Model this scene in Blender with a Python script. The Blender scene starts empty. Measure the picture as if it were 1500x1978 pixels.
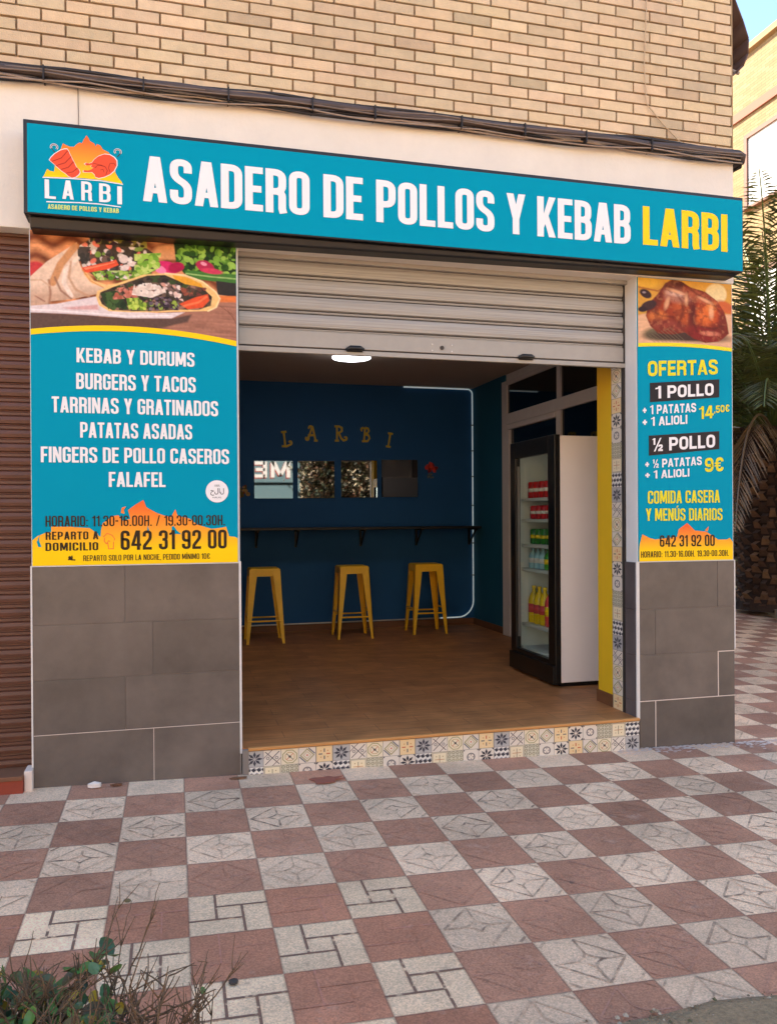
import bpy, bmesh, math, random
import numpy as np
from mathutils import Vector, Matrix, Euler
from mathutils.geometry import tessellate_polygon
R_ = math.radians
rnd = random.Random(7)
S = bpy.context.scene
C = S.collection

# ------------------------------------------------------------------ camera
CAM = dict(f=1550.2, cx=731.47, cy=1005.43, loc=(0.537, -4.708, 1.467), yaw=0.2539, pitch=-0.0029, roll=-0.0064)
cam = bpy.data.cameras.new("camera")
cam.sensor_fit = 'HORIZONTAL'; cam.sensor_width = 36.0
cam.lens = CAM['f'] / 1500 * 36.0
cam.shift_x = (750 - CAM['cx']) / 1500
cam.shift_y = -(989 - CAM['cy']) / 1500
cam.clip_start = 0.05; cam.clip_end = 2000
co = bpy.data.objects.new("camera", cam); C.objects.link(co)
_y, _p, _r = CAM['yaw'], CAM['pitch'], CAM['roll']
fwd = Vector((math.sin(_y)*math.cos(_p), math.cos(_y)*math.cos(_p), math.sin(_p)))
rt0 = Vector((math.cos(_y), -math.sin(_y), 0)); up0 = rt0.cross(fwd)
rt = rt0*math.cos(_r) + up0*math.sin(_r); up = -rt0*math.sin(_r) + up0*math.cos(_r)
m = Matrix((rt, up, -fwd)).transposed().to_4x4(); m.translation = Vector(CAM['loc'])
co.matrix_world = m
S.camera = co

# ------------------------------------------------------------------ sky, sun, exposure
SUN_DIR = Vector((-0.60, 0.42, 0.68)).normalized()          # towards the sun
EXPOSURE = 2.2
w = bpy.data.worlds.new("World"); S.world = w; w.use_nodes = True
nt = w.node_tree; bg = nt.nodes["Background"]
sky = nt.nodes.new("ShaderNodeTexSky"); sky.sky_type = 'NISHITA'; sky.sun_disc = False
sky.sun_elevation = math.asin(SUN_DIR.z)
sky.sun_rotation = math.atan2(SUN_DIR.x, SUN_DIR.y)
sky.air_density = 1.0; sky.dust_density = 0.3; sky.ozone_density = 1.0
nt.links.new(sky.outputs[0], bg.inputs[0]); bg.inputs[1].default_value = 0.115
sl = bpy.data.lights.new("sun", 'SUN'); sl.energy = 4.2; sl.angle = R_(0.5); sl.color = (1.0, 0.90, 0.74)
so = bpy.data.objects.new("sun", sl); C.objects.link(so)
so.rotation_euler = SUN_DIR.to_track_quat('Z', 'Y').to_euler(); so.location = (0, 0, 30)
vs = S.view_settings
vs.view_transform = 'Standard'; vs.look = 'None'; vs.gamma = 1.0; vs.exposure = EXPOSURE; vs.use_curve_mapping = False
S.cycles.max_bounces = 10; S.cycles.diffuse_bounces = 6; S.cycles.glossy_bounces = 5
S.cycles.use_denoising = True

# ------------------------------------------------------------------ helpers
def lin(c):
    c = c/255.0
    return c/12.92 if c <= 0.04045 else ((c+0.055)/1.055)**2.4
def rgb(r, g, b): return (lin(r), lin(g), lin(b), 1.0)

MATS = {}
def mat(name, color=(0.8, 0.8, 0.8, 1), rough=0.6, attr=False, noise=None, bump=None, metal=0.0, emit=None, spec=0.5, coat=0.0, stretch=(1, 1, 1)):
    """noise=(scale, amount): brightness mottling; bump=(scale, strength)"""
    m = bpy.data.materials.new(name); m.use_nodes = True; MATS[name] = m
    nt = m.node_tree; b = nt.nodes["Principled BSDF"]
    b.inputs["Base Color"].default_value = color; b.inputs["Roughness"].default_value = rough
    b.inputs["Metallic"].default_value = metal; b.inputs["Specular IOR Level"].default_value = spec
    b.inputs["Coat Weight"].default_value = coat
    src = None
    if attr:
        a = nt.nodes.new("ShaderNodeAttribute"); a.attribute_name = "Col"; src = a.outputs["Color"]
    tc = None
    if noise or bump:
        t0 = nt.nodes.new("ShaderNodeTexCoord"); mp = nt.nodes.new("ShaderNodeMapping"); mp.inputs["Scale"].default_value = stretch
        nt.links.new(t0.outputs["Object"], mp.inputs[0]); tc = mp.outputs[0]
    if noise:
        n = nt.nodes.new("ShaderNodeTexNoise"); n.inputs["Scale"].default_value = noise[0]; n.inputs["Detail"].default_value = 6
        n.inputs["Roughness"].default_value = 0.65
        nt.links.new(tc, n.inputs["Vector"])
        mr = nt.nodes.new("ShaderNodeMapRange"); mr.inputs[1].default_value = 0.25; mr.inputs[2].default_value = 0.75
        mr.inputs[3].default_value = 1-noise[1]; mr.inputs[4].default_value = 1+noise[1]
        nt.links.new(n.outputs["Fac"], mr.inputs[0])
        mx = nt.nodes.new("ShaderNodeVectorMath"); mx.operation = 'SCALE'
        if src: nt.links.new(src, mx.inputs[0])
        else: mx.inputs[0].default_value = color[:3]
        nt.links.new(mr.outputs[0], mx.inputs["Scale"]); src = mx.outputs[0]
    if src: nt.links.new(src, b.inputs["Base Color"])
    if bump:
        n2 = nt.nodes.new("ShaderNodeTexNoise"); n2.inputs["Scale"].default_value = bump[0]; n2.inputs["Detail"].default_value = 5
        nt.links.new(tc, n2.inputs["Vector"])
        bp = nt.nodes.new("ShaderNodeBump"); bp.inputs["Strength"].default_value = bump[1]; bp.inputs["Distance"].default_value = 0.01
        nt.links.new(n2.outputs["Fac"], bp.inputs["Height"]); nt.links.new(bp.outputs[0], b.inputs["Normal"])
    if emit:
        b.inputs["Emission Color"].default_value = emit[0]; b.inputs["Emission Strength"].default_value = emit[1]
    return m

class MB:
    def __init__(s): s.v = []; s.f = []; s.mi = []; s.c = []
    def add(s, vs, fs, mi=0, col=(1, 1, 1, 1)):
        o = len(s.v); s.v += [tuple(p) for p in vs]
        for f in fs:
            s.f.append(tuple(o+i for i in f)); s.mi.append(mi); s.c.append(col)
    def box(s, x0, x1, y0, y1, z0, z1, mi=0, col=(1, 1, 1, 1)):
        s.add([(x0,y0,z0),(x1,y0,z0),(x1,y1,z0),(x0,y1,z0),(x0,y0,z1),(x1,y0,z1),(x1,y1,z1),(x0,y1,z1)],
              [(0,3,2,1),(4,5,6,7),(0,1,5,4),(1,2,6,5),(2,3,7,6),(3,0,4,7)], mi, col)
    def hexa(s, b, t, mi=0, col=(1,1,1,1)):
        """prism between two quads (same winding, b below)"""
        s.add(list(b)+list(t), [(0,3,2,1),(4,5,6,7),(0,1,5,4),(1,2,6,5),(2,3,7,6),(3,0,4,7)], mi, col)
    def wall(s, pts, y, mi=0, col=(1,1,1,1)):
        """flat polygon in a plane y=const seen from -Y ; pts = (x,z)"""
        a = sum(pts[i][0]*pts[(i+1)%len(pts)][1]-pts[(i+1)%len(pts)][0]*pts[i][1] for i in range(len(pts)))
        if a < 0: pts = pts[::-1]
        s.add([(p[0], y, p[1]) for p in pts], [tuple(range(len(pts)))], mi, col)
    def tube(s, path, r, n=8, mi=0, col=(1,1,1,1), cap=True):
        path = [Vector(p) for p in path]
        rs = r if isinstance(r, (list, tuple)) else [r]*len(path)
        o = len(s.v); prev = None
        for i, p in enumerate(path):
            d = (path[min(i+1, len(path)-1)] - path[max(i-1, 0)])
            if d.length < 1e-9: d = Vector((0, 0, 1))
            d.normalize()
            if prev is None:
                a = Vector((0, 0, 1)) if abs(d.z) < 0.9 else Vector((1, 0, 0))
                u = d.cross(a).normalized()
            else:
                u = (prev - d*prev.dot(d))
                u = u.normalized() if u.length > 1e-6 else d.orthogonal().normalized()
            prev = u; v = d.cross(u)
            for k in range(n):
                t = 2*math.pi*k/n
                s.v.append(tuple(p + (u*math.cos(t)+v*math.sin(t))*rs[i]))
        for i in range(len(path)-1):
            for k in range(n):
                a = o+i*n+k; b = o+i*n+(k+1) % n
                s.f.append((a, b, b+n, a+n)); s.mi.append(mi); s.c.append(col)
        if cap:
            s.f.append(tuple(o+k for k in range(n))[::-1]); s.mi.append(mi); s.c.append(col)
            e = o+(len(path)-1)*n
            s.f.append(tuple(e+k for k in range(n))); s.mi.append(mi); s.c.append(col)
    def lathe(s, cx, cy, prof, n=20, mi=0, col=(1,1,1,1)):
        o = len(s.v)
        for r, z in prof:
            for k in range(n):
                t = 2*math.pi*k/n; s.v.append((cx+r*math.cos(t), cy+r*math.sin(t), z))
        for i in range(len(prof)-1):
            for k in range(n):
                a = o+i*n+k; b = o+i*n+(k+1) % n
                s.f.append((a, b, b+n, a+n)); s.mi.append(mi); s.c.append(col)
        s.f.append(tuple(o+k for k in range(n))[::-1]); s.mi.append(mi); s.c.append(col)
        e = o+(len(prof)-1)*n
        s.f.append(tuple(e+k for k in range(n))); s.mi.append(mi); s.c.append(col)
    def build(s, name, mats, parent=None, smooth=False, bevel=0, kind=None):
        me = bpy.data.meshes.new(name); me.from_pydata(s.v, [], s.f)
        if not isinstance(mats, (list, tuple)): mats = [mats]
        for mm in mats: me.materials.append(MATS[mm])
        me.polygons.foreach_set("material_index", s.mi)
        at = me.color_attributes.new("Col", 'FLOAT_COLOR', 'CORNER')
        arr = np.ones((len(me.loops), 4), np.float32); k = 0
        for f, c in zip(s.f, s.c):
            arr[k:k+len(f)] = c; k += len(f)
        at.data.foreach_set("color", arr.ravel())
        if smooth: me.polygons.foreach_set("use_smooth", [True]*len(me.polygons))
        me.update()
        o = bpy.data.objects.new(name, me); C.objects.link(o)
        if parent: o.parent = parent
        if kind: o['kind'] = kind
        if bevel:
            b = o.modifiers.new("bevel", 'BEVEL'); b.width = bevel; b.segments = 2; b.limit_method = 'ANGLE'; b.angle_limit = R_(40)
            b.harden_normals = False
        if smooth and not bevel:
            pass
        return o

def tag(o, label, cat, group=None):
    o['label'] = label; o['category'] = cat
    if group: o['group'] = group
    return o
def thing(name, label, cat, loc=(0, 0, 0), group=None):
    o = bpy.data.objects.new(name, None); C.objects.link(o); o.location = loc; o.empty_display_size = 0.1
    return tag(o, label, cat, group)

# ------------------------------------------------------------------ lettering (condensed sign face drawn with strokes)
def fillet(pts, rads, closed, seg=5):
    n = len(pts); out = []
    for i, p in enumerate(pts):
        r = rads[i] if isinstance(rads, (list, tuple)) else rads
        if (not closed and i in (0, n-1)) or r <= 0: out.append(p); continue
        a = Vector(pts[(i-1) % n]); b = Vector(p); c = Vector(pts[(i+1) % n])
        d1 = (a-b); d2 = (c-b); l1, l2 = d1.length, d2.length; d1 /= l1; d2 /= l2
        r_ = min(r, l1*0.5 if (closed or i-1 > 0) else l1, l2*0.5 if (closed or i+1 < n-1) else l2)
        p1 = b+d1*r_; p2 = b+d2*r_
        for k in range(seg+1):
            t = k/seg; q = p1*(1-t)**2 + b*2*t*(1-t) + p2*t*t
            # blend to a rounder corner
            out.append((q.x, q.y))
    return out
def strip(pts, closed, t):
    P = []
    for p in pts:
        p = Vector(p)
        if not P or (p-P[-1]).length > 1e-4: P.append(p)
    if closed and (P[0]-P[-1]).length < 1e-4: P.pop()
    n = len(P); L = []; Rr = []
    for i in range(n):
        a = P[(i-1) % n] if (closed or i > 0) else None
        c = P[(i+1) % n] if (closed or i < n-1) else None
        d1 = (P[i]-a).normalized() if a is not None else None
        d2 = (c-P[i]).normalized() if c is not None else None
        if d1 is None: d1 = d2
        if d2 is None: d2 = d1
        d = (d1+d2)
        d = d.normalized() if d.length > 1e-6 else d1
        nn = Vector((-d.y, d.x)); k = 1/max(0.5, nn.dot(Vector((-d1.y, d1.x))))
        L.append(P[i]+nn*t/2*k); Rr.append(P[i]-nn*t/2*k)
    q = []
    for i in range(n if closed else n-1):
        j = (i+1) % n
        q.append([tuple(Rr[i]), tuple(Rr[j]), tuple(L[j]), tuple(L[i])])
    return q

def glyph(ch, v, k=1.0):
    """-> width, [layer -> list of polygons]; v = stroke weight, k = horizontal widening (stems keep their weight)"""
    t = v/k; hv = v/2
    h = t/2; W = 0.40; L = h; Rr = W-h; T = 1-hv; B = hv; r = 0.15 if k == 1 else 0.34
    lay = []
    def st(pts, rad=0, closed=False):
        if k != 1: rad = [min(x*2.3, .4) for x in rad] if isinstance(rad, list) else (min(rad*1.0, .4) if rad else 0)
        lay.append([[(x/k, y) for x, y in q] for q in strip(fillet([(x*k, y) for x, y in pts], rad, closed, 5 if k == 1 else 8), closed, v)])
    def po(*pts): lay.append([list(pts)])
    acc = None
    base = {'Í': 'I', 'Ú': 'U', 'Ñ': 'N', 'É': 'E'}
    if ch in base: acc = ch; ch = base[ch]
    if ch == 'A':
        W = 0.43; a = t*0.62
        po((0,0),(t,0),(W/2+a,1),(W/2-a,1)); po((W-t,0),(W,0),(W/2+a,1),(W/2-a,1)); po((t*0.75,0.19),(W-t*0.75,0.19),(W-t*0.9,0.31),(t*0.9,0.31))
    elif ch == 'B':
        po((0,0),(t,0),(t,1),(0,1)); st([(h,T),(Rr-0.01,T),(Rr-0.01,0.52),(h,0.52)],r); st([(h,0.52),(Rr,0.52),(Rr,B),(h,B)],r)
    elif ch == 'C': st([(Rr,0.66),(Rr,T),(L,T),(L,B),(Rr,B),(Rr,0.36)],r)
    elif ch == 'D': po((0,0),(t,0),(t,1),(0,1)); st([(h,T),(Rr,T),(Rr,B),(h,B)],r)
    elif ch == 'E': W = 0.34; po((0,0),(t,0),(t,1),(0,1)); [po((h,y),(W,y),(W,y+v),(h,y+v)) for y in (0,1-v)]; po((h,.5-hv),(W-.03,.5-hv),(W-.03,.5+hv),(h,.5+hv))
    elif ch == 'F': W = 0.33; po((0,0),(t,0),(t,1),(0,1)); po((h,1-v),(W,1-v),(W,1),(h,1)); po((h,.47-hv),(W-.03,.47-hv),(W-.03,.47+hv),(h,.47+hv))
    elif ch == 'G': st([(Rr,0.68),(Rr,T),(L,T),(L,B),(Rr,B),(Rr,0.52)],[0,r,r,r,r,0]); po((W*.52,.42),(W,.42),(W,.55),(W*.52,.55))
    elif ch == 'H': po((0,0),(t,0),(t,1),(0,1)); po((W-t,0),(W,0),(W,1),(W-t,1)); po((h,.5-hv),(W-h,.5-hv),(W-h,.5+hv),(h,.5+hv))
    elif ch == 'I': W = t; po((0,0),(t,0),(t,1),(0,1))
    elif ch == 'J': W = .26; st([(W-h,1),(W-h,B),(0,B)],r)
    elif ch == 'K': W = .42; po((0,0),(t,0),(t,1),(0,1)); po((h,.30),(t*1.0,.22),(W,1),(W-t*1.05,1)); po((W-t*1.05,0),(W,0),(t*1.55,.62),(t*1.0,.46))
    elif ch == 'L': W = .33; po((0,0),(t,0),(t,1),(0,1)); po((h,0),(W,0),(W,v),(h,v))
    elif ch == 'M': W = .54; po((0,0),(t*.95,0),(t*.95,1),(0,1)); po((W-t*.95,0),(W,0),(W,1),(W-t*.95,1)); po((0,1),(t*1.25,1),(W/2+t*.42,.12),(W/2-t*.42,.12)); po((W-t*1.25,1),(W,1),(W/2+t*.42,.12),(W/2-t*.42,.12))
    elif ch == 'N': W = .42; po((0,0),(t*.95,0),(t*.95,1),(0,1)); po((W-t*.95,0),(W,0),(W,1),(W-t*.95,1)); po((0,1),(t*1.05,1),(W,0),(W-t*1.05,0))
    elif ch == 'O' or ch == '0': st([(L,T),(Rr,T),(Rr,B),(L,B)],r,True)
    elif ch == 'P': po((0,0),(t,0),(t,1),(0,1)); st([(h,T),(Rr,T),(Rr,.43),(h,.43)],r)
    elif ch == 'R': po((0,0),(t,0),(t,1),(0,1)); st([(h,T),(Rr-.005,T),(Rr-.005,.49),(h,.49)],r); st([(h+.04,.49),(Rr-.01,.49),(Rr-.01,.1),(Rr+.015,0)],[0,.12,0,0])
    elif ch == 'S': st([(Rr,.70),(Rr,T),(L,T),(L,.60),(Rr,.42),(Rr,B),(L,B),(L,.31)],[0,r,r,.12,.12,r,r,0])
    elif ch == 'T': W = .37; po((0,1-v),(W,1-v),(W,1),(0,1)); po((W/2-h,0),(W/2+h,0),(W/2+h,1-h),(W/2-h,1-h))
    elif ch == 'U': st([(L,1),(L,B),(Rr,B),(Rr,1)],[0,r,r,0])
    elif ch == 'V': po((0,1),(t,1),(W/2+t*.6,0),(W/2-t*.6,0)); po((W-t,1),(W,1),(W/2+t*.6,0),(W/2-t*.6,0))
    elif ch == 'Y': W = .42; po((W/2-h,0),(W/2+h,0),(W/2+h,.45),(W/2-h,.45)); po((0,1),(t*1.05,1),(W/2+h,.38),(W/2-h,.38)); po((W-t*1.05,1),(W,1),(W/2+h,.38),(W/2-h,.38))
    elif ch == 'Z': W = .36; po((0,0),(W,0),(W,v),(0,v)); po((0,1-v),(W,1-v),(W,1),(0,1)); po((0,t*.5),(t,t*.5),(W,1-t*.5),(W-t,1-t*.5))
    elif ch == '1': W = .25; po((W-t,0),(W,0),(W,1),(W-t,1)); po((0,.74),(W-h,.80),(W-h,1),(W-t,1),(W-t-.03,.88),(0,.85))
    elif ch == '2': st([(L,.68),(L,T),(Rr,T),(Rr,.58),(L,.2),(L,B),(W,B)],[0,r,r,.1,.08,0,0])
    elif ch == '3': st([(L,.70),(L,T),(Rr,T),(Rr,.52),(W*.4,.52)],[0,r,r,.12,0]); st([(W*.4,.52),(Rr,.52),(Rr,B),(L,B),(L,.30)],[0,.12,r,r,0])
    elif ch == '4': W = .43; po((W*.56,0),(W*.56+t,0),(W*.56+t,1),(W*.56,1)); po((0,.2),(W,.2),(W,.2+v*.9),(0,.2+v*.9)); po((0,.2+t*.6),(t,.2+t*.6),(W*.56+t*.5,1),(W*.56-t*.35,1))
    elif ch == '5': st([(W-.02,T),(L,T),(L,.55),(Rr,.58),(Rr,B),(L,B),(L,.28)],[0,0,0,r,r,r,0])
    elif ch == '6': st([(Rr,.72),(Rr,T),(L,T),(L,B),(Rr,B),(Rr,.55),(L,.55)],[0,r,r,r,r,r,0])
    elif ch == '9': st([(L,.28),(L,B),(Rr,B),(Rr,T),(L,T),(L,.45),(Rr,.45)],[0,r,r,r,r,r,0])
    elif ch == '.': W = t; po((0,0),(t,0),(t,v),(0,v))
    elif ch == ',': W = t; po((0,-.1),(t*.6,-.1),(t,v),(0,v))
    elif ch == ':': W = t; po((0,0),(t,0),(t,v),(0,v)); po((0,.5),(t,.5),(t,.5+v),(0,.5+v))
    elif ch == '-': W = .22; po((0,.43),(W,.43),(W,.43+v),(0,.43+v))
    elif ch == '/': W = .34; po((0,0),(t*.8,0),(W,1),(W-t*.8,1))
    elif ch == '€': W = .42; st([(W-h,.70),(W-h,T),(.06+h,T),(.06+h,B),(W-h,B),(W-h,.30)],r); po((0,.54),(W*.7,.54),(W*.7,.63),(0,.63)); po((0,.36),(W*.65,.36),(W*.65,.45),(0,.45))
    elif ch == '+': W = .30; po((W/2-h,.18),(W/2+h,.18),(W/2+h,.74),(W/2-h,.74)); po((0,.46-hv),(W,.46-hv),(W,.46+hv),(0,.46+hv))
    elif ch == '½':
        W = .46
        for sub, ox, oz in (('1', 0, .50), ('2', .25, 0)):
            w1, l1 = glyph(sub, v*1.3, k)
            for q in l1: lay.append([[(ox+a*.52, oz+b_*.5) for a, b_ in pl] for pl in q])
        po((.06,0),(.06+t*.6,0),(.40,1),(.40-t*.6,1))
    elif ch == ' ': W = .17
    if acc:
        po((W/2-.03,1.06),(W/2+.05,1.06),(W/2+.13,1.22),(W/2+.02,1.22))
    return W, lay
def text_polys(s, t, gap, k=1.0):
    x = 0; out = []
    for ch in s:
        W, lay = glyph(ch, t, k)
        for q, l in enumerate(lay):
            for p in l: out.append(([(x+a, b) for a, b in p], q))
        x += W+gap
    return out, x-gap
def put_text(mb, s, x0, x1, z0, z1, y, mi=0, t=0.145, gap=0.055, rise=0.0, col=(1,1,1,1), wide=1.0):
    ps, w = text_polys(s, t, gap, wide)
    sx = (x1-x0)/w; sz = z1-z0
    for p, k in ps:
        mb.wall([(x0+a*sx, z0+b*sz+rise*(a/w)) for a, b in p], y-0.00012*k, mi, col)
_fc = {}
def put_font(mb, s, x0, x1, z0, z1, y, mi=0, bold=0.02, rise=0.0, col=(1,1,1,1)):
    """rounder grotesque lettering from Blender's own built-in face"""
    cu = bpy.data.curves.new("lettering", 'FONT'); cu.body = s; cu.offset = bold; cu.resolution_u = 4
    ob = bpy.data.objects.new("lettering", cu); C.objects.link(ob)
    bpy.context.view_layer.update()
    dg = bpy.context.evaluated_depsgraph_get()
    me = bpy.data.meshes.new_from_object(ob.evaluated_get(dg))
    V = [v.co.copy() for v in me.vertices]; Fs = [tuple(p.vertices) for p in me.polygons]
    bpy.data.objects.remove(ob); bpy.data.curves.remove(cu); bpy.data.meshes.remove(me)
    ax = min(v.x for v in V); bx = max(v.x for v in V); ay = min(v.y for v in V); by = max(v.y for v in V)
    o = len(mb.v)
    for v in V:
        u = (v.x-ax)/(bx-ax); q = (v.y-ay)/(by-ay)
        mb.v.append((x0+u*(x1-x0), y, z0+q*(z1-z0)+rise*u))
    for f in Fs:
        a, b, c = (Vector(mb.v[o+i]) for i in f[:3])
        if (b-a).cross(c-a).y > 0: f = f[::-1]
        mb.f.append(tuple(o+i for i in f)); mb.mi.append(mi); mb.c.append(col)

# ------------------------------------------------------------------ materials
mat("plaster", rgb(224,216,202), 0.85, noise=(3,0.07), bump=(60,0.15))
mat("brick", attr=True, rough=0.9, noise=(9,0.13), bump=(120,0.35))
mat("mortar", rgb(150,126,98), 0.95, noise=(30,0.15), bump=(150,0.3))
mat("brick_far", rgb(146,122,88), 0.9, noise=(4,0.06))
mat("grey_tile", attr=True, rough=0.42, noise=(2.6,0.34), bump=(200,0.05))
mat("grout", rgb(128,116,106), 0.9)
mat("white_trim", rgb(215,208,200), 0.5, noise=(40,0.06))
mat("white_paint", rgb(220,214,208), 0.75, noise=(6,0.05), bump=(40,0.1))
mat("teal_vinyl", rgb(0,146,172), 0.55, noise=(2,0.02), spec=0.05)
mat("white_vinyl", rgb(236,232,230), 0.4, spec=0.15)
mat("yellow_vinyl", rgb(247,206,20), 0.4, spec=0.15)
mat("lime_vinyl", rgb(228,214,40), 0.4, spec=0.15)
mat("pale_vinyl", rgb(205,222,120), 0.4, spec=0.15)
mat("dark_vinyl", rgb(52,40,26), 0.45, spec=0.15)
mat("black_vinyl", rgb(40,36,40), 0.4, spec=0.15)
mat("red_vinyl", rgb(226,84,52), 0.4, spec=0.15)
mat("darkred_vinyl", rgb(170,52,36), 0.4, spec=0.15)
mat("orange_vinyl", rgb(243,128,56), 0.4, spec=0.15)
mat("print", attr=True, rough=0.5, spec=0.15)
mat("black_metal", rgb(18,18,20), 0.4, noise=(10,0.2))
mat("steel", rgb(160,157,151), 0.42, noise=(5,0.32), bump=(12,0.14), stretch=(0.3,1,40))
mat("steel_plain", rgb(160,155,146), 0.5, noise=(14,0.06))
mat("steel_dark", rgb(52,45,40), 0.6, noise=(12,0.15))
mat("brown_slat", rgb(92,56,40), 0.5, noise=(8,0.12), bump=(40,0.1))
mat("red_base", rgb(140,58,36), 0.8, noise=(10,0.12))
mat("brown_ledge", rgb(120,78,52), 0.8, noise=(10,0.12))
mat("cable", rgb(34,28,26), 0.6, noise=(20,0.3))
mat("cable_mid", rgb(74,62,58), 0.6, noise=(9,0.35), stretch=(.4,1,1))
mat("cable_light", rgb(150,130,112), 0.6, noise=(14,0.25))
mat("cable_grey", rgb(112,96,84), 0.6, noise=(20,0.2))
mat("cable_pale", rgb(186,160,126), 0.6)
mat("navy_wall", rgb(0,74,124), 0.75, noise=(1.5,0.07), bump=(25,0.1))
mat("teal_wall", rgb(0,84,112), 0.75, noise=(1.5,0.07), bump=(25,0.1))
mat("yellow_wall", rgb(226,180,20), 0.7, noise=(3,0.04))
mat("ceiling", rgb(176,160,146), 0.85, noise=(2,0.05))
mat("skirting", rgb(112,70,40), 0.6, noise=(8,0.15))
mat("nosing", rgb(196,136,74), 0.45, noise=(14,0.12), stretch=(0.15,1,1))
mat("frame_white", rgb(206,200,196), 0.5, noise=(8,0.05))
mat("dark_glass", rgb(6,12,16), 0.03, spec=0.9)
mat("stool_yellow", rgb(238,184,20), 0.4, noise=(12,0.08))
mat("shelf_black", rgb(14,13,14), 0.5)
mat("letter_yellow", rgb(190,160,40), 0.6)
mat("fridge_white", rgb(240,230,220), 0.4, noise=(2,0.03))
mat("fridge_led", (1,1,1,1), 0.5, emit=((1.0,0.97,0.9,1), 2.6))
mat("fridge_black", rgb(14,12,12), 0.35)
mat("fridge_inside", rgb(196,198,194), 0.5)
mat("handle", rgb(120,118,116), 0.3, metal=0.6)
mat("can_red", rgb(188,24,28), 0.3, noise=(60,0.25))
mat("can_green", rgb(40,110,36), 0.3, noise=(60,0.3))
mat("can_tan", rgb(196,160,120), 0.3, noise=(60,0.2))
mat("bottle_water", rgb(150,190,200), 0.15)
mat("bottle_green", rgb(60,140,40), 0.2)
mat("bottle_yellow", rgb(226,186,20), 0.2)
mat("bottle_pink", rgb(206,70,70), 0.25)
mat("bottle_dark", rgb(26,20,26), 0.2)
mat("cap_red", rgb(190,30,30), 0.4)
mat("mirror", (0.36,0.37,0.37,1), 0.02, metal=1.0)
mat("led", (0.9,0.98,1,1), 0.5, emit=((0.74,0.95,1.0,1), 0.055))
mat("lamp_glow", (1,1,1,1), 0.5, emit=((0.95,0.95,1.0,1), 4.0))
mat("palm_leaf", attr=True, rough=0.5, noise=(3,0.2))
mat("palm_trunk", attr=True, rough=0.95, noise=(18,0.35), bump=(40,0.6))
mat("leaf", attr=True, rough=0.45, noise=(60,0.2))
mat("bark", rgb(108,84,60), 0.9, noise=(60,0.35), bump=(150,0.5))
mat("soil", rgb(150,130,100), 0.98, noise=(60,0.35), bump=(140,0.9))
mat("kerb_stone", rgb(146,128,106), 0.9, noise=(12,0.15), bump=(60,0.4))
mat("brown_blind", rgb(88,66,56), 0.7, noise=(3,0.12))
mat("tan_strip", rgb(206,168,126), 0.8, noise=(4,0.06))
mat("pink_band", rgb(140,92,74), 0.85)
mat("window_white", rgb(206,204,198), 0.6)
mat("window_frame_brown", rgb(120,86,70), 0.7)
mat("tile_print", attr=True, rough=0.35)
mat("asphalt", rgb(70,68,66), 0.95, noise=(40,0.2), bump=(120,0.5))
mat("cream_render", rgb(220,204,172), 0.9, noise=(1,0.08))
mat("awning_sign", rgb(104,132,140), 0.6)
mat("debris", attr=True, rough=0.8)
mat("chalk", rgb(222,202,186), 0.9)

# flame print: yellow at the foot to orange at the tips, as printed
def flame_mat(name, z0, z1):
    m = mat(name, rgb(250,200,20), 0.5, spec=0.15); nt = m.node_tree; b = nt.nodes["Principled BSDF"]
    tc = nt.nodes.new("ShaderNodeTexCoord"); sp = nt.nodes.new("ShaderNodeSeparateXYZ"); mr = nt.nodes.new("ShaderNodeMapRange"); cr = nt.nodes.new("ShaderNodeValToRGB")
    mr.inputs[1].default_value = z0; mr.inputs[2].default_value = z1
    cr.color_ramp.elements[0].color = rgb(255,206,8); cr.color_ramp.elements[1].color = rgb(244,104,48)
    e = cr.color_ramp.elements.new(0.45); e.color = rgb(248,160,48)
    nt.links.new(tc.outputs["Object"], sp.inputs[0]); nt.links.new(sp.outputs["Z"], mr.inputs[0]); nt.links.new(mr.outputs[0], cr.inputs[0]); nt.links.new(cr.outputs[0], b.inputs["Base Color"])
flame_mat("flame_menu", 1.30, 1.56); flame_mat("flame_offer", 1.24, 1.40); flame_mat("flame_logo", 3.29, 3.50)

# shop floor: brown wood-look tiles
m = mat("shop_floor", rgb(120,80,52), 0.5, spec=0.3); nt = m.node_tree; b = nt.nodes["Principled BSDF"]
tc = nt.nodes.new("ShaderNodeTexCoord"); br = nt.nodes.new("ShaderNodeTexBrick"); br.inputs["Scale"].default_value = 1.0
br.inputs["Brick Width"].default_value = 0.60; br.inputs["Row Height"].default_value = 0.15; br.inputs["Mortar Size"].default_value = 0.0025
br.inputs["Color1"].default_value = rgb(190,126,74); br.inputs["Color2"].default_value = rgb(174,112,64); br.inputs["Mortar"].default_value = rgb(140,94,60)
mp = nt.nodes.new("ShaderNodeMapping"); mp.inputs["Scale"].default_value = (2.5, 30, 1); n1 = nt.nodes.new("ShaderNodeTexNoise"); n1.inputs["Scale"].default_value = 2.0; n1.inputs["Detail"].default_value = 8
n2 = nt.nodes.new("ShaderNodeTexNoise"); n2.inputs["Scale"].default_value = 5.0; n2.inputs["Detail"].default_value = 6
mx = nt.nodes.new("ShaderNodeMixRGB"); mx.blend_type = 'MULTIPLY'; mx.inputs[0].default_value = 0.55
mx2 = nt.nodes.new("ShaderNodeMixRGB"); mx2.blend_type = 'OVERLAY'; mx2.inputs[0].default_value = 0.45
nt.links.new(tc.outputs["Object"], br.inputs[0]); nt.links.new(tc.outputs["Object"], mp.inputs[0]); nt.links.new(mp.outputs[0], n1.inputs[0]); nt.links.new(tc.outputs["Object"], n2.inputs[0])
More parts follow.
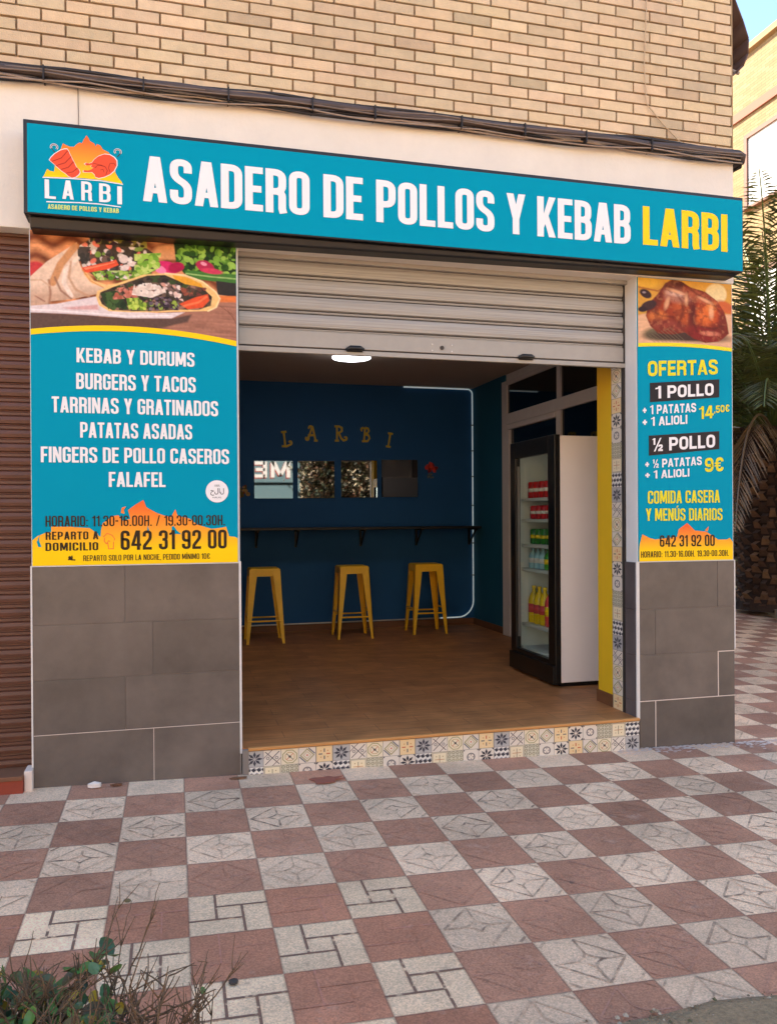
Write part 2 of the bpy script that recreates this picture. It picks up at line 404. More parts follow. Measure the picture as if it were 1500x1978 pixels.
nt.links.new(br.outputs[0], mx2.inputs[1]); nt.links.new(n1.outputs[0], mx2.inputs[2]); nt.links.new(mx2.outputs[0], mx.inputs[1])
mr = nt.nodes.new("ShaderNodeMapRange"); mr.inputs[1].default_value = 0.3; mr.inputs[2].default_value = 0.7; mr.inputs[3].default_value = 0.55; mr.inputs[4].default_value = 1.25
nt.links.new(n2.outputs[0], mr.inputs[0]); nt.links.new(mr.outputs[0], mx.inputs[2]); nt.links.new(mx.outputs[0], b.inputs["Base Color"])

# ------------------------------------------------------------------ pavement
SX, SY, YF, TS, TG = -0.0204, 0.0191, 0.2331, 0.30, -0.0045
def gz(x, y): return SX*min(max(x, -8), 13) + SY*(min(max(y, -7), 8)+YF)
def tile_xy(i, j):
    c, s = math.cos(TG), math.sin(TG)
    return TS*(i*c+j*s), TS*(i*s-j*c)-YF
def floor_color(nt):
    """terrazzo checker: returns (colour socket, bump height socket)"""
    N = nt.nodes.new; Lk = nt.links.new
    tc = N("ShaderNodeTexCoord"); P = tc.outputs["Object"]
    c, s = math.cos(TG)/TS, math.sin(TG)/TS
    def dot(vec, add):
        d = N("ShaderNodeVectorMath"); d.operation = 'DOT_PRODUCT'; d.inputs[1].default_value = vec; Lk(P, d.inputs[0])
        a = N("ShaderNodeMath"); a.operation = 'ADD'; a.inputs[1].default_value = add; Lk(d.outputs["Value"], a.inputs[0]); return a.outputs[0]
    def mth(op, a, b=None):
        n = N("ShaderNodeMath"); n.operation = op
        for k, v in ((0, a), (1, b)):
            if v is None: continue
            if isinstance(v, (int, float)): n.inputs[k].default_value = v
            else: Lk(v, n.inputs[k])
        return n.outputs[0]
    I = dot((c, s, 0), YF*s); J = dot((s, -c, 0), -YF*c)
    fi, fj = mth('FLOOR', I), mth('FLOOR', J)
    ri, rj = mth('FRACT', I), mth('FRACT', J)
    par = mth('FLOORED_MODULO', mth('ADD', fi, fj), 2)
    par = mth('GREATER_THAN', par, 0.5)                         # 1 = red, 0 = light
    newer = mth('MULTIPLY', mth('LESS_THAN', fi, 4.5), mth('GREATER_THAN', fj, 3.5))
    cmb = N("ShaderNodeCombineXYZ"); Lk(fi, cmb.inputs[0]); Lk(fj, cmb.inputs[1])
    wn = N("ShaderNodeTexWhiteNoise"); wn.noise_dimensions = '2D'; Lk(cmb.outputs[0], wn.inputs["Vector"])
    def mix(f, a, b, bt='MIX'):
        n = N("ShaderNodeMixRGB"); n.blend_type = bt
        for k, v in ((0, f), (1, a), (2, b)):
            if isinstance(v, (int, float)): n.inputs[k].default_value = v
            elif isinstance(v, tuple): n.inputs[k].default_value = v
            else: Lk(v, n.inputs[k])
        return n.outputs[0]
    light = mix(newer, rgb(238,203,166), rgb(249,214,172))
    red = mix(newer, rgb(184,133,104), rgb(190,131,100))
    col = mix(par, light, red)
    # per-tile tone
    tone = N("ShaderNodeMapRange"); tone.inputs[3].default_value = 0.82; tone.inputs[4].default_value = 1.12; Lk(wn.outputs["Value"], tone.inputs[0])
    sc = N("ShaderNodeVectorMath"); sc.operation = 'SCALE'; Lk(col, sc.inputs[0]); Lk(tone.outputs[0], sc.inputs["Scale"]); col = sc.outputs[0]
    # terrazzo grains
    v = N("ShaderNodeTexVoronoi"); v.inputs["Scale"].default_value = 190; Lk(P, v.inputs["Vector"])
    g = N("ShaderNodeMapRange"); g.inputs[1].default_value = 0.0; g.inputs[2].default_value = 1.0; g.inputs[3].default_value = 0.80; g.inputs[4].default_value = 1.2
    sep = N("ShaderNodeSeparateColor"); Lk(v.outputs["Color"], sep.inputs[0]); Lk(sep.outputs[0], g.inputs[0])
    sc = N("ShaderNodeVectorMath"); sc.operation = 'SCALE'; Lk(col, sc.inputs[0]); Lk(g.outputs[0], sc.inputs["Scale"]); col = sc.outputs[0]
    # stains and wear
    n = N("ShaderNodeTexNoise"); n.inputs["Scale"].default_value = 2.2; n.inputs["Detail"].default_value = 9; n.inputs["Roughness"].default_value = 0.7; Lk(P, n.inputs["Vector"])
    st = N("ShaderNodeMapRange"); st.inputs[1].default_value = 0.3; st.inputs[2].default_value = 0.7; st.inputs[3].default_value = 0.72; st.inputs[4].default_value = 1.18; Lk(n.outputs["Fac"], st.inputs[0])
    sc = N("ShaderNodeVectorMath"); sc.operation = 'SCALE'; Lk(col, sc.inputs[0]); Lk(st.outputs[0], sc.inputs["Scale"]); col = sc.outputs[0]
    n3 = N("ShaderNodeTexNoise"); n3.inputs["Scale"].default_value = 26; n3.inputs["Detail"].default_value = 6; Lk(P, n3.inputs["Vector"])
    sp = N("ShaderNodeMapRange"); sp.inputs[1].default_value = 0.62; sp.inputs[2].default_value = 0.74; sp.inputs[3].default_value = 0.0; sp.inputs[4].default_value = 0.35; Lk(n3.outputs["Fac"], sp.inputs[0])
    col = mix(sp.outputs[0], col, rgb(120,98,86))
    # gum spots and drips
    v2 = N("ShaderNodeTexVoronoi"); v2.inputs["Scale"].default_value = 5.5; Lk(P, v2.inputs["Vector"])
    gs_ = N("ShaderNodeMapRange"); gs_.inputs[1].default_value = 0.035; gs_.inputs[2].default_value = 0.075; gs_.inputs[3].default_value = 0.55; gs_.inputs[4].default_value = 0.0; Lk(v2.outputs["Distance"], gs_.inputs[0])
    s2 = N("ShaderNodeSeparateColor"); Lk(v2.outputs["Color"], s2.inputs[0])
    col = mix(mth('MULTIPLY', gs_.outputs[0], mth('GREATER_THAN', s2.outputs[0], 0.72)), col, rgb(96,80,72))
    # pale scuffs
    n5 = N("ShaderNodeTexNoise"); n5.inputs["Scale"].default_value = 7; n5.inputs["Detail"].default_value = 10; n5.inputs["Roughness"].default_value = 0.75; Lk(P, n5.inputs["Vector"])
    sf = N("ShaderNodeMapRange"); sf.inputs[1].default_value = 0.58; sf.inputs[2].default_value = 0.72; sf.inputs[3].default_value = 0.0; sf.inputs[4].default_value = 0.38; Lk(n5.outputs["Fac"], sf.inputs[0])
    col = mix(sf.outputs[0], col, rgb(208,182,162))
    # joints
    e = mth('MINIMUM', mth('MINIMUM', ri, mth('SUBTRACT', 1.0, ri)), mth('MINIMUM', rj, mth('SUBTRACT', 1.0, rj)))
    n4 = N("ShaderNodeTexNoise"); n4.inputs["Scale"].default_value = 14; n4.inputs["Detail"].default_value = 4; Lk(P, n4.inputs["Vector"])
    e = mth('ADD', e, mth('MULTIPLY', mth('SUBTRACT', n4.outputs["Fac"], 0.5), 0.014))
    jm = N("ShaderNodeMapRange"); jm.inputs[1].default_value = 0.007; jm.inputs[2].default_value = 0.020; jm.inputs[3].default_value = 1.0; jm.inputs[4].default_value = 0.0; Lk(e, jm.inputs[0])
    jc = mth('MULTIPLY', jm.outputs[0], mth('ADD', 0.10, mth('MULTIPLY', n.outputs["Fac"], 0.75)))
    col = mix(jc, col, rgb(112,86,74))
    return col, mth('SUBTRACT', 1.0, jm.outputs[0]), n3.outputs["Fac"], v.outputs["Distance"]
m = mat("pavement", rough=0.75); nt = m.node_tree; b = nt.nodes["Principled BSDF"]
col, hgt, nf, vd = floor_color(nt); nt.links.new(col, b.inputs["Base Color"])
bp = nt.nodes.new("ShaderNodeBump"); bp.inputs["Strength"].default_value = 0.5; bp.inputs["Distance"].default_value = 0.004
ad = nt.nodes.new("ShaderNodeMath"); ad.operation = 'MULTIPLY_ADD'; ad.inputs[1].default_value = 0.25; nt.links.new(vd, ad.inputs[0]); nt.links.new(hgt, ad.inputs[2])
nt.links.new(ad.outputs[0], bp.inputs["Height"]); nt.links.new(bp.outputs[0], b.inputs["Normal"])
m = mat("pavement_groove", rough=0.85); nt = m.node_tree; b = nt.nodes["Principled BSDF"]
col, hgt, nf, vd = floor_color(nt)
at = nt.nodes.new("ShaderNodeAttribute"); at.attribute_name = "Col"
mr = nt.nodes.new("ShaderNodeMapRange"); mr.inputs[1].default_value = 0.32; mr.inputs[2].default_value = 0.6; nt.links.new(nf, mr.inputs[0])
mu = nt.nodes.new("ShaderNodeMath"); mu.operation = 'MULTIPLY'; nt.links.new(mr.outputs[0], mu.inputs[0]); nt.links.new(at.outputs["Alpha"], mu.inputs[1])
mx = nt.nodes.new("ShaderNodeMixRGB"); nt.links.new(mu.outputs[0], mx.inputs[0]); nt.links.new(col, mx.inputs[1]); nt.links.new(at.outputs["Color"], mx.inputs[2]); nt.links.new(mx.outputs[0], b.inputs["Base Color"])

pv = MB()
xs = [-150,-60,-25,-8,-4,0,4,8,13,30,70,160]; ys = [-150,-60,-25,-12,-7,-3.6,-2.51,0,4,8,14,30,70,160]
for a in range(len(xs)-1):
    for c_ in range(len(ys)-1):
        q = [(xs[a],ys[c_]),(xs[a+1],ys[c_]),(xs[a+1],ys[c_+1]),(xs[a],ys[c_+1])]
        pv.add([(x,y,gz(x,y)) for x,y in q], [(0,1,2,3)], 0)
def groove(i, j, a, b_, wd, colr, al):
    p = Vector(tile_xy(i+a[0], j+a[1])); q = Vector(tile_xy(i+b_[0], j+b_[1])); d = (q-p).normalized(); n = Vector((-d.y, d.x))*wd/2
    pts = [p+n, p-n, q-n, q+n]
    V = [(v.x, v.y, gz(v.x, v.y)+0.0012+groove.k*0.00003) for v in pts]; groove.k = (groove.k+1) % 30
    if (Vector(V[1])-Vector(V[0])).cross(Vector(V[2])-Vector(V[0])).z < 0: V = V[::-1]
    pv.add(V, [(0,1,2,3)], 1, (colr[0], colr[1], colr[2], al))
groove.k = 0
DIA = [((.5,.05),(.95,.5)),((.95,.5),(.5,.95)),((.5,.95),(.05,.5)),((.05,.5),(.5,.05)),
       ((.5,.06),(.5,.36)),((.5,.64),(.5,.94)),((.06,.5),(.34,.5)),((.66,.5),(.94,.5)),
       ((.5,.36),(.56,.44)),((.56,.44),(.66,.5)),((.66,.5),(.56,.56)),((.56,.56),(.5,.64)),((.5,.64),(.44,.56)),((.44,.56),(.34,.5)),((.34,.5),(.44,.44)),((.44,.44),(.5,.36)),
       ((.03,.14),(.14,.03)),((.86,.03),(.97,.14)),((.97,.86),(.86,.97)),((.14,.97),(.03,.86))]
PIN = [((.34,.0),(.34,.66)),((.34,.34),(1,.34)),((.67,.34),(.67,1)),((0,.66),(.67,.66))]
for j in range(-24, 8):
    for i in range(-8, 34):
        x, y = tile_xy(i+.5, j+.5)
        if y > -0.12 and x < 4.3 or y < -2.5: continue
        if y > -0.1 and (j % 1): continue
        red = (i+j) % 2 == 1
        new = i < 5 and j >= 4
        far = y > 0.3 or x > 5
        if new:
            for a, b_ in PIN:
                if red: groove(i, j, a, b_, 0.006, rgb(196,140,126), rnd.choice([0, .25, .6]))
                else: groove(i, j, a, b_, 0.010, rgb(132,102,84), 2.4)
        else:
            wear = rnd.uniform(.5, 1) * (0.55 if far else 1)
            for a, b_ in DIA:
                if red:
                    if rnd.random() < .75: groove(i, j, a, b_, 0.006, rgb(190,146,134) if rnd.random() < .7 else rgb(112,80,72), rnd.uniform(.05, .45)*wear)
                elif rnd.random() < .9: groove(i, j, a, b_, rnd.uniform(.007, .011), rgb(108,88,74), rnd.uniform(.35, 1.0)*wear)
pv.build("pavement", ["pavement", "pavement_groove"], kind="structure")

# strip of bare ground along the street side of the pavement (the shrub grows in it)
sb = MB(); N = 90
for k in range(N):
    x0 = -9+k*0.2; x1 = x0+0.2
    def edge(x): return -2.512+0.012*math.sin(x*9)+0.01*math.sin(x*23+1)
    P0 = [(x0,edge(x0)),(x1,edge(x1))]
    rows = [0, .04, .3, .7, 1.1]
    for a in range(4):
        pts = [(x0, edge(x0)-rows[a+1]), (x1, edge(x1)-rows[a+1]), (x1, edge(x1)-rows[a]), (x0, edge(x0)-rows[a])]
        hh = lambda x, y, r: gz(x, y)+(0.004 if r == 0 or r == 1.1 else 0.018+0.008*math.sin(x*13+r*7)*math.cos(x*5))
        sb.add([(pts[0][0],pts[0][1],hh(*pts[0],rows[a+1])),(pts[1][0],pts[1][1],hh(*pts[1],rows[a+1])),(pts[2][0],pts[2][1],hh(*pts[2],rows[a])),(pts[3][0],pts[3][1],hh(*pts[3],rows[a]))], [(0,1,2,3)])
sb.build("soil_strip", "soil", smooth=True, kind="structure")
# pebbles and crumbs on the soil: uncountable
pb = MB()
for k in range(900):
    x = rnd.uniform(0.2, 3.6); y = -2.5-abs(rnd.gauss(0, .22)); r = rnd.uniform(.003, .011); z = gz(x, y)+.012
    t = rnd.uniform(0, 6)
    c_ = rnd.choice([rgb(150,132,106), rgb(110,96,72), rgb(92,90,60), rgb(176,160,136)])
    P = [(x+r*math.cos(t+a)*rnd.uniform(.7,1.2), y+r*math.sin(t+a)*rnd.uniform(.7,1.2), z) for a in (0,1.3,2.5,3.8,5)]
    pb.add(P+[(x, y, z+r*.8), ], [(0,1,5),(1,2,5),(2,3,5),(3,4,5),(4,0,5)], 0, c_)
pb.build("gravel", "debris", kind="stuff")

# ------------------------------------------------------------------ building
ZF = 0.138; XR = 4.28; YB = 4.72; XW = 4.22; ZC = 3.08
bld = thing("shop_building", "brick corner building whose ground floor holds the teal-signed takeaway", "building")
b1 = MB()
b1.box(-34, XR-0.004, 0.018, 13, 3.93, 12.5)                      # upper storeys
b1.box(-34, -1.06, 0.40, 13, -0.3, 3.93)                         # neighbour's ground floor
b1.box(-1.06, XR-0.004, 4.80, 13, -0.3, 3.93)
b1.build("wall", "mortar", bld)
# modelled bricks on the visible stretch of the facade
bk = MB(); ph, bw = 0.0694, 0.251
for r in range(24):
    z0 = 3.925+r*ph; off = 0 if r % 2 else bw/2
    k0 = int((-1.8-off)/bw)-1
    for k in range(k0, 40):
        x0 = XR-off-(k+1)*bw+0.0 if False else (4.27-(k+1)*bw-off+bw)
        x1 = x0+bw-0.011
        if x0 > 4.26 or x1 < -2.2: continue
        x1 = min(x1, 4.27); 
        if x1-x0 < 0.02: continue
        t = rnd.gauss(1, .022); tt = rnd.gauss(0, .010)
        base = (207+rnd.randint(-3,3), 183, 147)
        t *= 1+.045*math.sin(x0*1.7+2)*math.sin(z0*2.9+x0)-(.09 if rnd.random() < .05 else 0)
        c_ = rgb(min(255, base[0]*t), min(255, base[1]*t), min(255, base[2]*t*(1+tt)))
        dz = rnd.uniform(-.0012, .0012); dy = rnd.uniform(-.0015, .0015)
        bk.box(x0, x1, 0.0+dy, 0.016, z0+dz, z0+ph-0.0105+dz, 0, c_)
bk.build("brickwork", "brick", bld, bevel=0.0025)
# side wall bricks seen edge-on at the corner
b2 = MB(); b2.box(XR-0.012, XR, 0.004, 12.9, 3.93, 12.4); b2.build("side_brickwork", "brick_far", bld)
b3 = MB(); b3.box(-34, 4.272, -0.006, 0.40, 3.055, 3.925); b3.build("plaster_band", "plaster", bld, bevel=0.004)
# pillars
for nm, x0, x1 in (("pillar", -0.197, 0.925), ("pillar", 3.52, 4.262)):
    p = MB(); p.box(x0, x1, 0.0, 0.40, -0.2, 3.055); p.build(nm, "white_paint", bld)
# side wall of the ground floor
p = MB(); p.box(XW+0.01, 4.262, 0.40, 4.80, -0.2, 3.93); p.build("side_wall", "white_paint", bld)
# interior shell
p = MB(); p.box(-1.06, XW, YB, YB+0.08, ZF-.1, ZC+.3); p.build("back_wall", "navy_wall", bld)
p = MB(); p.box(-1.06, -1.0, 0.40, YB, ZF-.1, ZC+.3); p.build("side_wall", "teal_wall", bld)
p = MB(); p.box(-1.06, -0.197, 0.34, 0.40, -.2, 3.06); p.build("front_wall", "plaster", bld)
p = MB(); p.box(XW-.012, XW+.01, 3.74, YB, ZF-.1, ZC+.2); p.build("side_wall", "teal_wall", bld)
p = MB(); p.box(-1.06, XW, 0.40, YB+.08, ZC, ZC+.12); p.box(-.2, XW, .22, .40, 3.03, 3.05) ; p.build("ceiling", "ceiling", bld)
p = MB(); p.box(-1.06, XW+.01, 0.40, YB+.05, ZF-.14, ZF); p.box(.9255, 3.519, -.003, .40, ZF-.016, ZF); p.build("shop_floor", "shop_floor", bld)
p = MB(); p.box(-1.0, XW-.012, YB-.012, YB, ZF, ZF+.075); p.box(XW-.024, XW-.012, 3.74, YB-.012, ZF, ZF+.075); p.build("skirting", "skirting", bld)
# right jamb: yellow return with skirting
p = MB(); p.box(3.518, 3.60, 0.292, 0.50, ZF, 3.04); p.build("jamb_wall", "yellow_wall", bld)
p = MB(); p.box(3.508, 3.518, 0.30, 0.50, ZF, ZF+.085); p.box(3.508, 3.60, .50, .51, ZF, ZF+.085); p.build("skirting", "skirting", bld)

# grey wall tiles on the pillars
def cladding(x0, x1, rows, joints, zb, white):
    t_ = MB(); g_ = MB()
    g_.box(x0+.001, x1-.001, -0.0085, -0.0005, zb, rows[0]-.001)
    for k in range(len(rows)-1):
        ed = [x0]+joints[k]+[x1]
        for a in range(len(ed)-1):
            v = rnd.uniform(.93, 1.07)
            t_.box(ed[a]+(.0012 if a else 0), ed[a+1]-(.0012 if a < len(ed)-2 else 0), -0.012, -0.0005+.0002, rows[k+1]+.0012, rows[k]-.0012, 0, rgb(98*v, 87*v, 79*v))
    o1 = t_.build("tile_cladding", "grey_tile", bld, bevel=0.0012)
    g_.build("grout", "grout", o1)
    if white:
        wt = MB()
        for (a, c_, d, e) in white: wt.box(a, c_, -0.0135, -0.010, d, e)
        wt.build("white_grout", "chalk", o1)
    return o1
cl = cladding(-0.193, 0.918, [1.212, .893, .592, .292, -.08], [[.288], [.436], [.288], [.438]], -.08, [(-.19,.918,.2905,.2932),(.4368,.4395,-.07,.292)])
cr = cladding(3.527, 4.258, [1.163, .851, .547, .243, -.16], [[4.125], [3.645], [4.128], [3.645]], -.16, [(3.527,4.258,.2405,.2455),(4.125,4.131,.243,.547),(4.125,4.258,.5445,.550),(3.6425,3.6475,-.15,.243)])
# inner faces of the right and left pillars (jambs)
p = MB()
for z0, z1 in ((.243,.5455),(.5475,.850),(.852,1.163),(-.1,.241)):
    p.box(3.5075, 3.5195, -0.004, 0.128, z0, z1, 0, rgb(92,82,80))
p.build("jamb_tiles", "grey_tile", bld, bevel=0.001)
for bx_ in ((3.5065,3.5268,-.0145,-.002,ZF-.01,1.166),(4.2575,4.2655,-.0145,.05,.56,1.166),(3.5269,4.2574,-.0140,-.0006,1.1635,1.1685),(.9175,.9300,-.0145,.05,ZF-.03,1.222),(-.2015,-.193,-.0145,.05,.12,1.218),(-.193,.9175,-.0140,-.0006,1.2125,1.2175)):
    p = MB(); p.box(*bx_); p.build("tile_trim", "white_trim", bld)
p = MB(); p.box(-.235, -.1935, -.060, .06, -.1, .118); p.build("painted_corner", "chalk", bld, bevel=.006)
# door step: patterned tiles under a wooden nosing
CR_, GR_, DK_, YE_, OL_, PK_ = rgb(222,208,190), rgb(150,140,130), rgb(52,50,58), rgb(220,178,110), rgb(168,156,110), rgb(206,120,90)
def motif(mb, code, P, s):
    """draw one decorated tile; P(u,v)->3D point on the face, u,v in 0..1 ; returns polygons with layers"""
    def poly(pts, c_, lay): 
        mb.add([P(u, v, lay) for u, v in pts], [tuple(range(len(pts)))], 0, c_)
    def ring(cx, cy, r0, r1, c_, lay, n=12, a0=0):
        for k in range(n):
            t0, t1 = a0+2*math.pi*k/n, a0+2*math.pi*(k+1)/n
            poly([(cx+r0*math.cos(t0),cy+r0*math.sin(t0)),(cx+r1*math.cos(t0),cy+r1*math.sin(t0)),(cx+r1*math.cos(t1),cy+r1*math.sin(t1)),(cx+r0*math.cos(t1),cy+r0*math.sin(t1))], c_, lay)
    def bar(a, b_, w_, c_, lay):
        d = Vector(b_)-Vector(a); d.normalize(); n = Vector((-d.y, d.x))*w_/2; a = Vector(a); b_ = Vector(b_)
        poly([tuple(a-n), tuple(b_-n), tuple(b_+n), tuple(a+n)], c_, lay)
    def petal(t, r, w_, c_, lay):
        d = Vector((math.cos(t), math.sin(t))); n = Vector((-d.y, d.x)); o = Vector((.5, .5))
        poly([tuple(o+d*.05), tuple(o+d*r*.55-n*w_), tuple(o+d*r), tuple(o+d*r*.55+n*w_)], c_, lay)
    E_ = .012
    bgc = {'S': rgb(178,172,166), 'B': rgb(226,218,206), 'P': rgb(232,200,150), 'Q': rgb(230,212,176), 'L': rgb(200,190,164), 'O': rgb(226,210,180)}.get(code, CR_)
    poly([(E_,E_),(1-E_,E_),(1-E_,1-E_),(E_,1-E_)], bgc, 0)
    if code in 'SN':
        for k in range(8): petal(math.pi*k/4, .47, .085, DK_ if code == 'N' else rgb(62,60,68), 1)
        ring(.5,.5,.0,.07, bgc, 2, 8)
        if code == 'N':
            for a, b_ in ((0,0),(1,0),(0,1),(1,1)): poly([(a+(.02 if a == 0 else -.02), b_+(.02 if b_ == 0 else -.02)), (a+(.16 if a == 0 else -.16), b_+(.02 if b_ == 0 else -.02)), (a+(.02 if a == 0 else -.02), b_+(.16 if b_ == 0 else -.16))][::(1 if a == b_ else -1)], DK_, 1)
    elif code == 'X':
        bar((.1,.9),(.9,.1),.05,rgb(96,86,84),1); bar((.1,.1),(.9,.9),.05,rgb(96,86,84),2); bar((.5,.0),(1,.5),.04,rgb(120,100,96),3); bar((0,.5),(.5,1),.04,rgb(120,100,96),4)
        ring(.25,.5,.05,.11,GR_,1,8); ring(.75,.5,.05,.11,GR_,1,8)
    elif code == 'O':
        ring(.5,.5,.40,.46,OL_,1,8,math.pi/8); ring(.5,.5,.26,.30,rgb(190,150,90),1,8,math.pi/8); bar((.3,.3),(.7,.7),.04,PK_,2); bar((.3,.7),(.7,.3),.04,rgb(110,110,96),3); ring(.5,.5,.03,.08,DK_,4,6)
    elif code == 'D':
        ring(.5,.5,.34,.44,OL_,1,4); ring(.5,.5,.20,.25,rgb(190,170,110),2,4); bar((.58,.95),(.95,.58),.07,rgb(110,110,116),3); bar((.05,.42),(.42,.05),.07,rgb(110,110,116),3); ring(.5,.5,.0,.06,PK_,3,6)
    elif code == 'P':
        bar((0.03,.02),(.03,.98),.03,GR_,1); bar((.97,.02),(.97,.98),.03,GR_,1)
        for a, b_ in (((.5,.62),(.5,.84)),((.5,.16),(.5,.38)),((.16,.5),(.38,.5)),((.62,.5),(.84,.5))): bar(a, b_, .07, rgb(200,96,60) if rnd.random() < .6 else rgb(110,104,100), 2)
        for a, b_ in ((.3,.3),(.7,.7),(.3,.7),(.7,.3)): ring(a,b_,0,.045,rgb(206,150,80),2,6)
    elif code == 'B':
        for r in range(3):
            for k in range(4):
                x = (k-.5*(r % 2))/3.4; y = r/3+.02
                q = [(x,y+.16),(x+.14,y),(x+.29,y+.1),(x+.15,y+.26)]
                q = [(min(max(u, E_), 1-E_), min(max(v, E_), 1-E_)) for u, v in q]
                poly(q, rgb(58,56,64) if True else GR_, 1+(k % 2))
                q = [(x+.15,y+.26),(x+.29,y+.1),(x+.29,y+.2),(x+.2,y+.31)]
                q = [(min(max(u, E_), 1-E_), min(max(v, E_), 1-E_)) for u, v in q]
                poly(q, rgb(150,144,142), 3)
    elif code == 'Q':
        for a, b_ in (((.06,.06),(.94,.06)),((.06,.94),(.94,.94)),((.06,.06),(.06,.94)),((.94,.06),(.94,.94))): bar(a, b_, .035, GR_, 1)
        bar((.5,.2),(.5,.8),.04,rgb(120,100,80),1); bar((.2,.5),(.8,.5),.04,rgb(190,130,90),2)
        for a in (.3,.7):
            for b_ in (.3,.7): ring(a,b_,0,.04,rgb(170,140,100),2,6)
    elif code == 'L':
        for a in range(4):
            for b_ in range(4): ring(.125+.25*a,.125+.25*b_,.06,.11,rgb(142,132,108),1,6)
    elif code == 'C':
        ring(.5,.5,.20,.28,rgb(120,112,110),1,12)
        for k in range(4): petal(math.pi*k/2, .30, .05, rgb(150,140,134), 2)
        for a, b_ in ((.06,.06),(.94,.06),(.06,.94),(.94,.94)): ring(a,b_,0,.05,rgb(100,94,92),1,6)
stp = thing("door_step", "shop step faced with two rows of patterned tiles under an orange wooden edge", "step")
p = MB(); p.box(.932, 3.518, -0.020, 0.155, -.14, ZF-.018); p.build("step_core", "grout", stp)
p = MB(); tw = (3.516-.948)/25
for r, seq in ((0, "SXODPSXODPSXODPSXODPNCLQB"[:20]+"NCLQB"), (1, "BQLCNBQLCNBQLCNBQLCN"+"PDOXS")):
    for k, ch in enumerate(seq):
        x0 = .948+k*tw; zt = ZF-.020-r*.0935
        motif(p, ch, lambda u, v, l, x0=x0, zt=zt: (x0+u*tw, -0.0215-0.0003*l, zt-.0935+v*.0935), tw)
p.build("patterned_tiles", "tile_print", stp)
p = MB()
p.add([(0.965,-.034,ZF+.003),(3.515,-.034,ZF+.003),(3.515,-.004,ZF+.003),(.965,-.004,ZF+.003),(.965,-.034,ZF-.016),(3.515,-.034,ZF-.016),(3.515,-.004,ZF-.016),(.965,-.004,ZF-.016)], [(0,1,2,3),(7,6,5,4),(4,5,1,0),(5,6,2,1),(6,7,3,2),(7,4,0,3)])
p.build("wood_nosing", "nosing", stp, bevel=.005)
p = MB(); p.box(.930, .966, -.028, .15, -.14, ZF-.008); p.build("cement_edge", "grout", stp, bevel=.004)
# jamb strip of the same tiles
jt = MB(); seq = "PDOXSBQLCNPDOXSBQLCNPDOXSB"[::-1]
for k in range(28):
    z0 = ZF+.0+k*.102; ch = ("PDOXSBQLCN")[k % 10]
    motif(jt, ch, lambda u, v, l, z0=z0: (3.5085-.0003*l, .290-u*.128, z0+v*.102), .1)
jb = MB(); jb.box(3.5090, 3.52, .158, .2915, ZF, 3.04)
o = jb.build("jamb_strip", "grout", bld); jt.build("patterned_tiles", "tile_print", o)

# glazed partition along the right side of the room
pt = thing("glazed_partition", "white framed glass partition along the shop's right side behind the fridge", "partition")
p = MB(); X0, X1 = 4.17, 4.208
p.box(X0, X1, 3.60, 3.735, ZF, 2.99); p.box(X0, X1, .52, 3.60, 2.94, 2.99); p.box(X0, X1, .52, 3.60, 2.50, 2.62)
p.box(X0, X1, 2.32, 2.42, ZF, 2.50); p.box(X0+.003, X1, 2.33, 2.41, 2.62, 2.94); p.box(X0, X1, .52, .60, ZF, 2.94); p.box(X0, X1, .60, 3.60, ZF, ZF+.12)
p.box(X0-.012, X1, 2.42, 3.58, 2.44, 2.495); p.box(X0-.012, X1, 3.52, 3.585, ZF+.02, 2.44)
p.build("frame", "frame_white", pt, bevel=.004)
for y0, y1, z0, z1 in ((2.41,3.60,2.62,2.94),(.60,2.33,2.62,2.94),(2.42,3.52,ZF+.12,2.44),(.60,2.32,ZF+.12,2.50)):
    p = MB(); p.box(4.19, 4.20, y0, y1, z0, z1); p.build("glass_pane", "dark_glass", pt)

# ------------------------------------------------------------------ shop sign
sg = thing("shop_sign", "long teal lightbox sign across the facade reading ASADERO DE POLLOS Y KEBAB LARBI", "sign")
SX0, SX1, SZ0, SZ1, SYF = -0.198, 4.224, 3.082, 3.578, -0.16
p = MB(); p.box(SX0, SX1, SYF, -0.008, SZ0, SZ1); p.build("frame", "black_metal", sg, bevel=.004)
p = MB(); p.box(SX0+.02, SX1-.008, SYF-.003, SYF+.01, SZ0+.008, SZ1-.022); p.build("face_panel", "teal_vinyl", sg)
p = MB(); put_text(p, "ASADERO DE POLLOS Y KEBAB", .405, 3.382, 3.200, 3.447, SYF-.0045, t=.148, gap=.05); p.build("white_lettering", "white_vinyl", sg)
p = MB(); put_text(p, "LARBI", 3.470, 4.100, 3.207, 3.453, SYF-.0045, t=.148, gap=.05); p.build("yellow_lettering", "yellow_vinyl", sg)
LG_FLAME = [(-0.099,3.281),(-0.08,3.324),(-0.067,3.315),(-0.046,3.313),(-0.032,3.413),(-0.011,3.437),(-0.001,3.468),(0.013,3.46),(0.034,3.453),(0.054,3.455),(0.065,3.468),(0.082,3.481),(0.094,3.478),(0.103,3.498),(0.117,3.523),(0.127,3.511),(0.134,3.494),(0.155,3.485),(0.165,3.468),(0.169,3.483),(0.187,3.477),(0.2,3.457),(0.228,3.445),(0.256,3.411),(0.263,3.338),(0.277,3.313),(0.295,3.292),(0.298,3.283),(0.185,3.293),(0.081,3.293)]
LG_KEB = [(-0.068,3.371),(-0.059,3.388),(-0.042,3.407),(-0.015,3.428),(0.006,3.437),(0.02,3.439),(0.028,3.427),(0.033,3.415),(0.047,3.385),(0.055,3.371),(0.064,3.35),(0.078,3.337),(0.083,3.323),(0.077,3.311),(0.06,3.295),(0.043,3.289),(0.026,3.295),(0.012,3.308),(-0.009,3.321),(-0.026,3.335),(-0.043,3.35),(-0.056,3.361)]
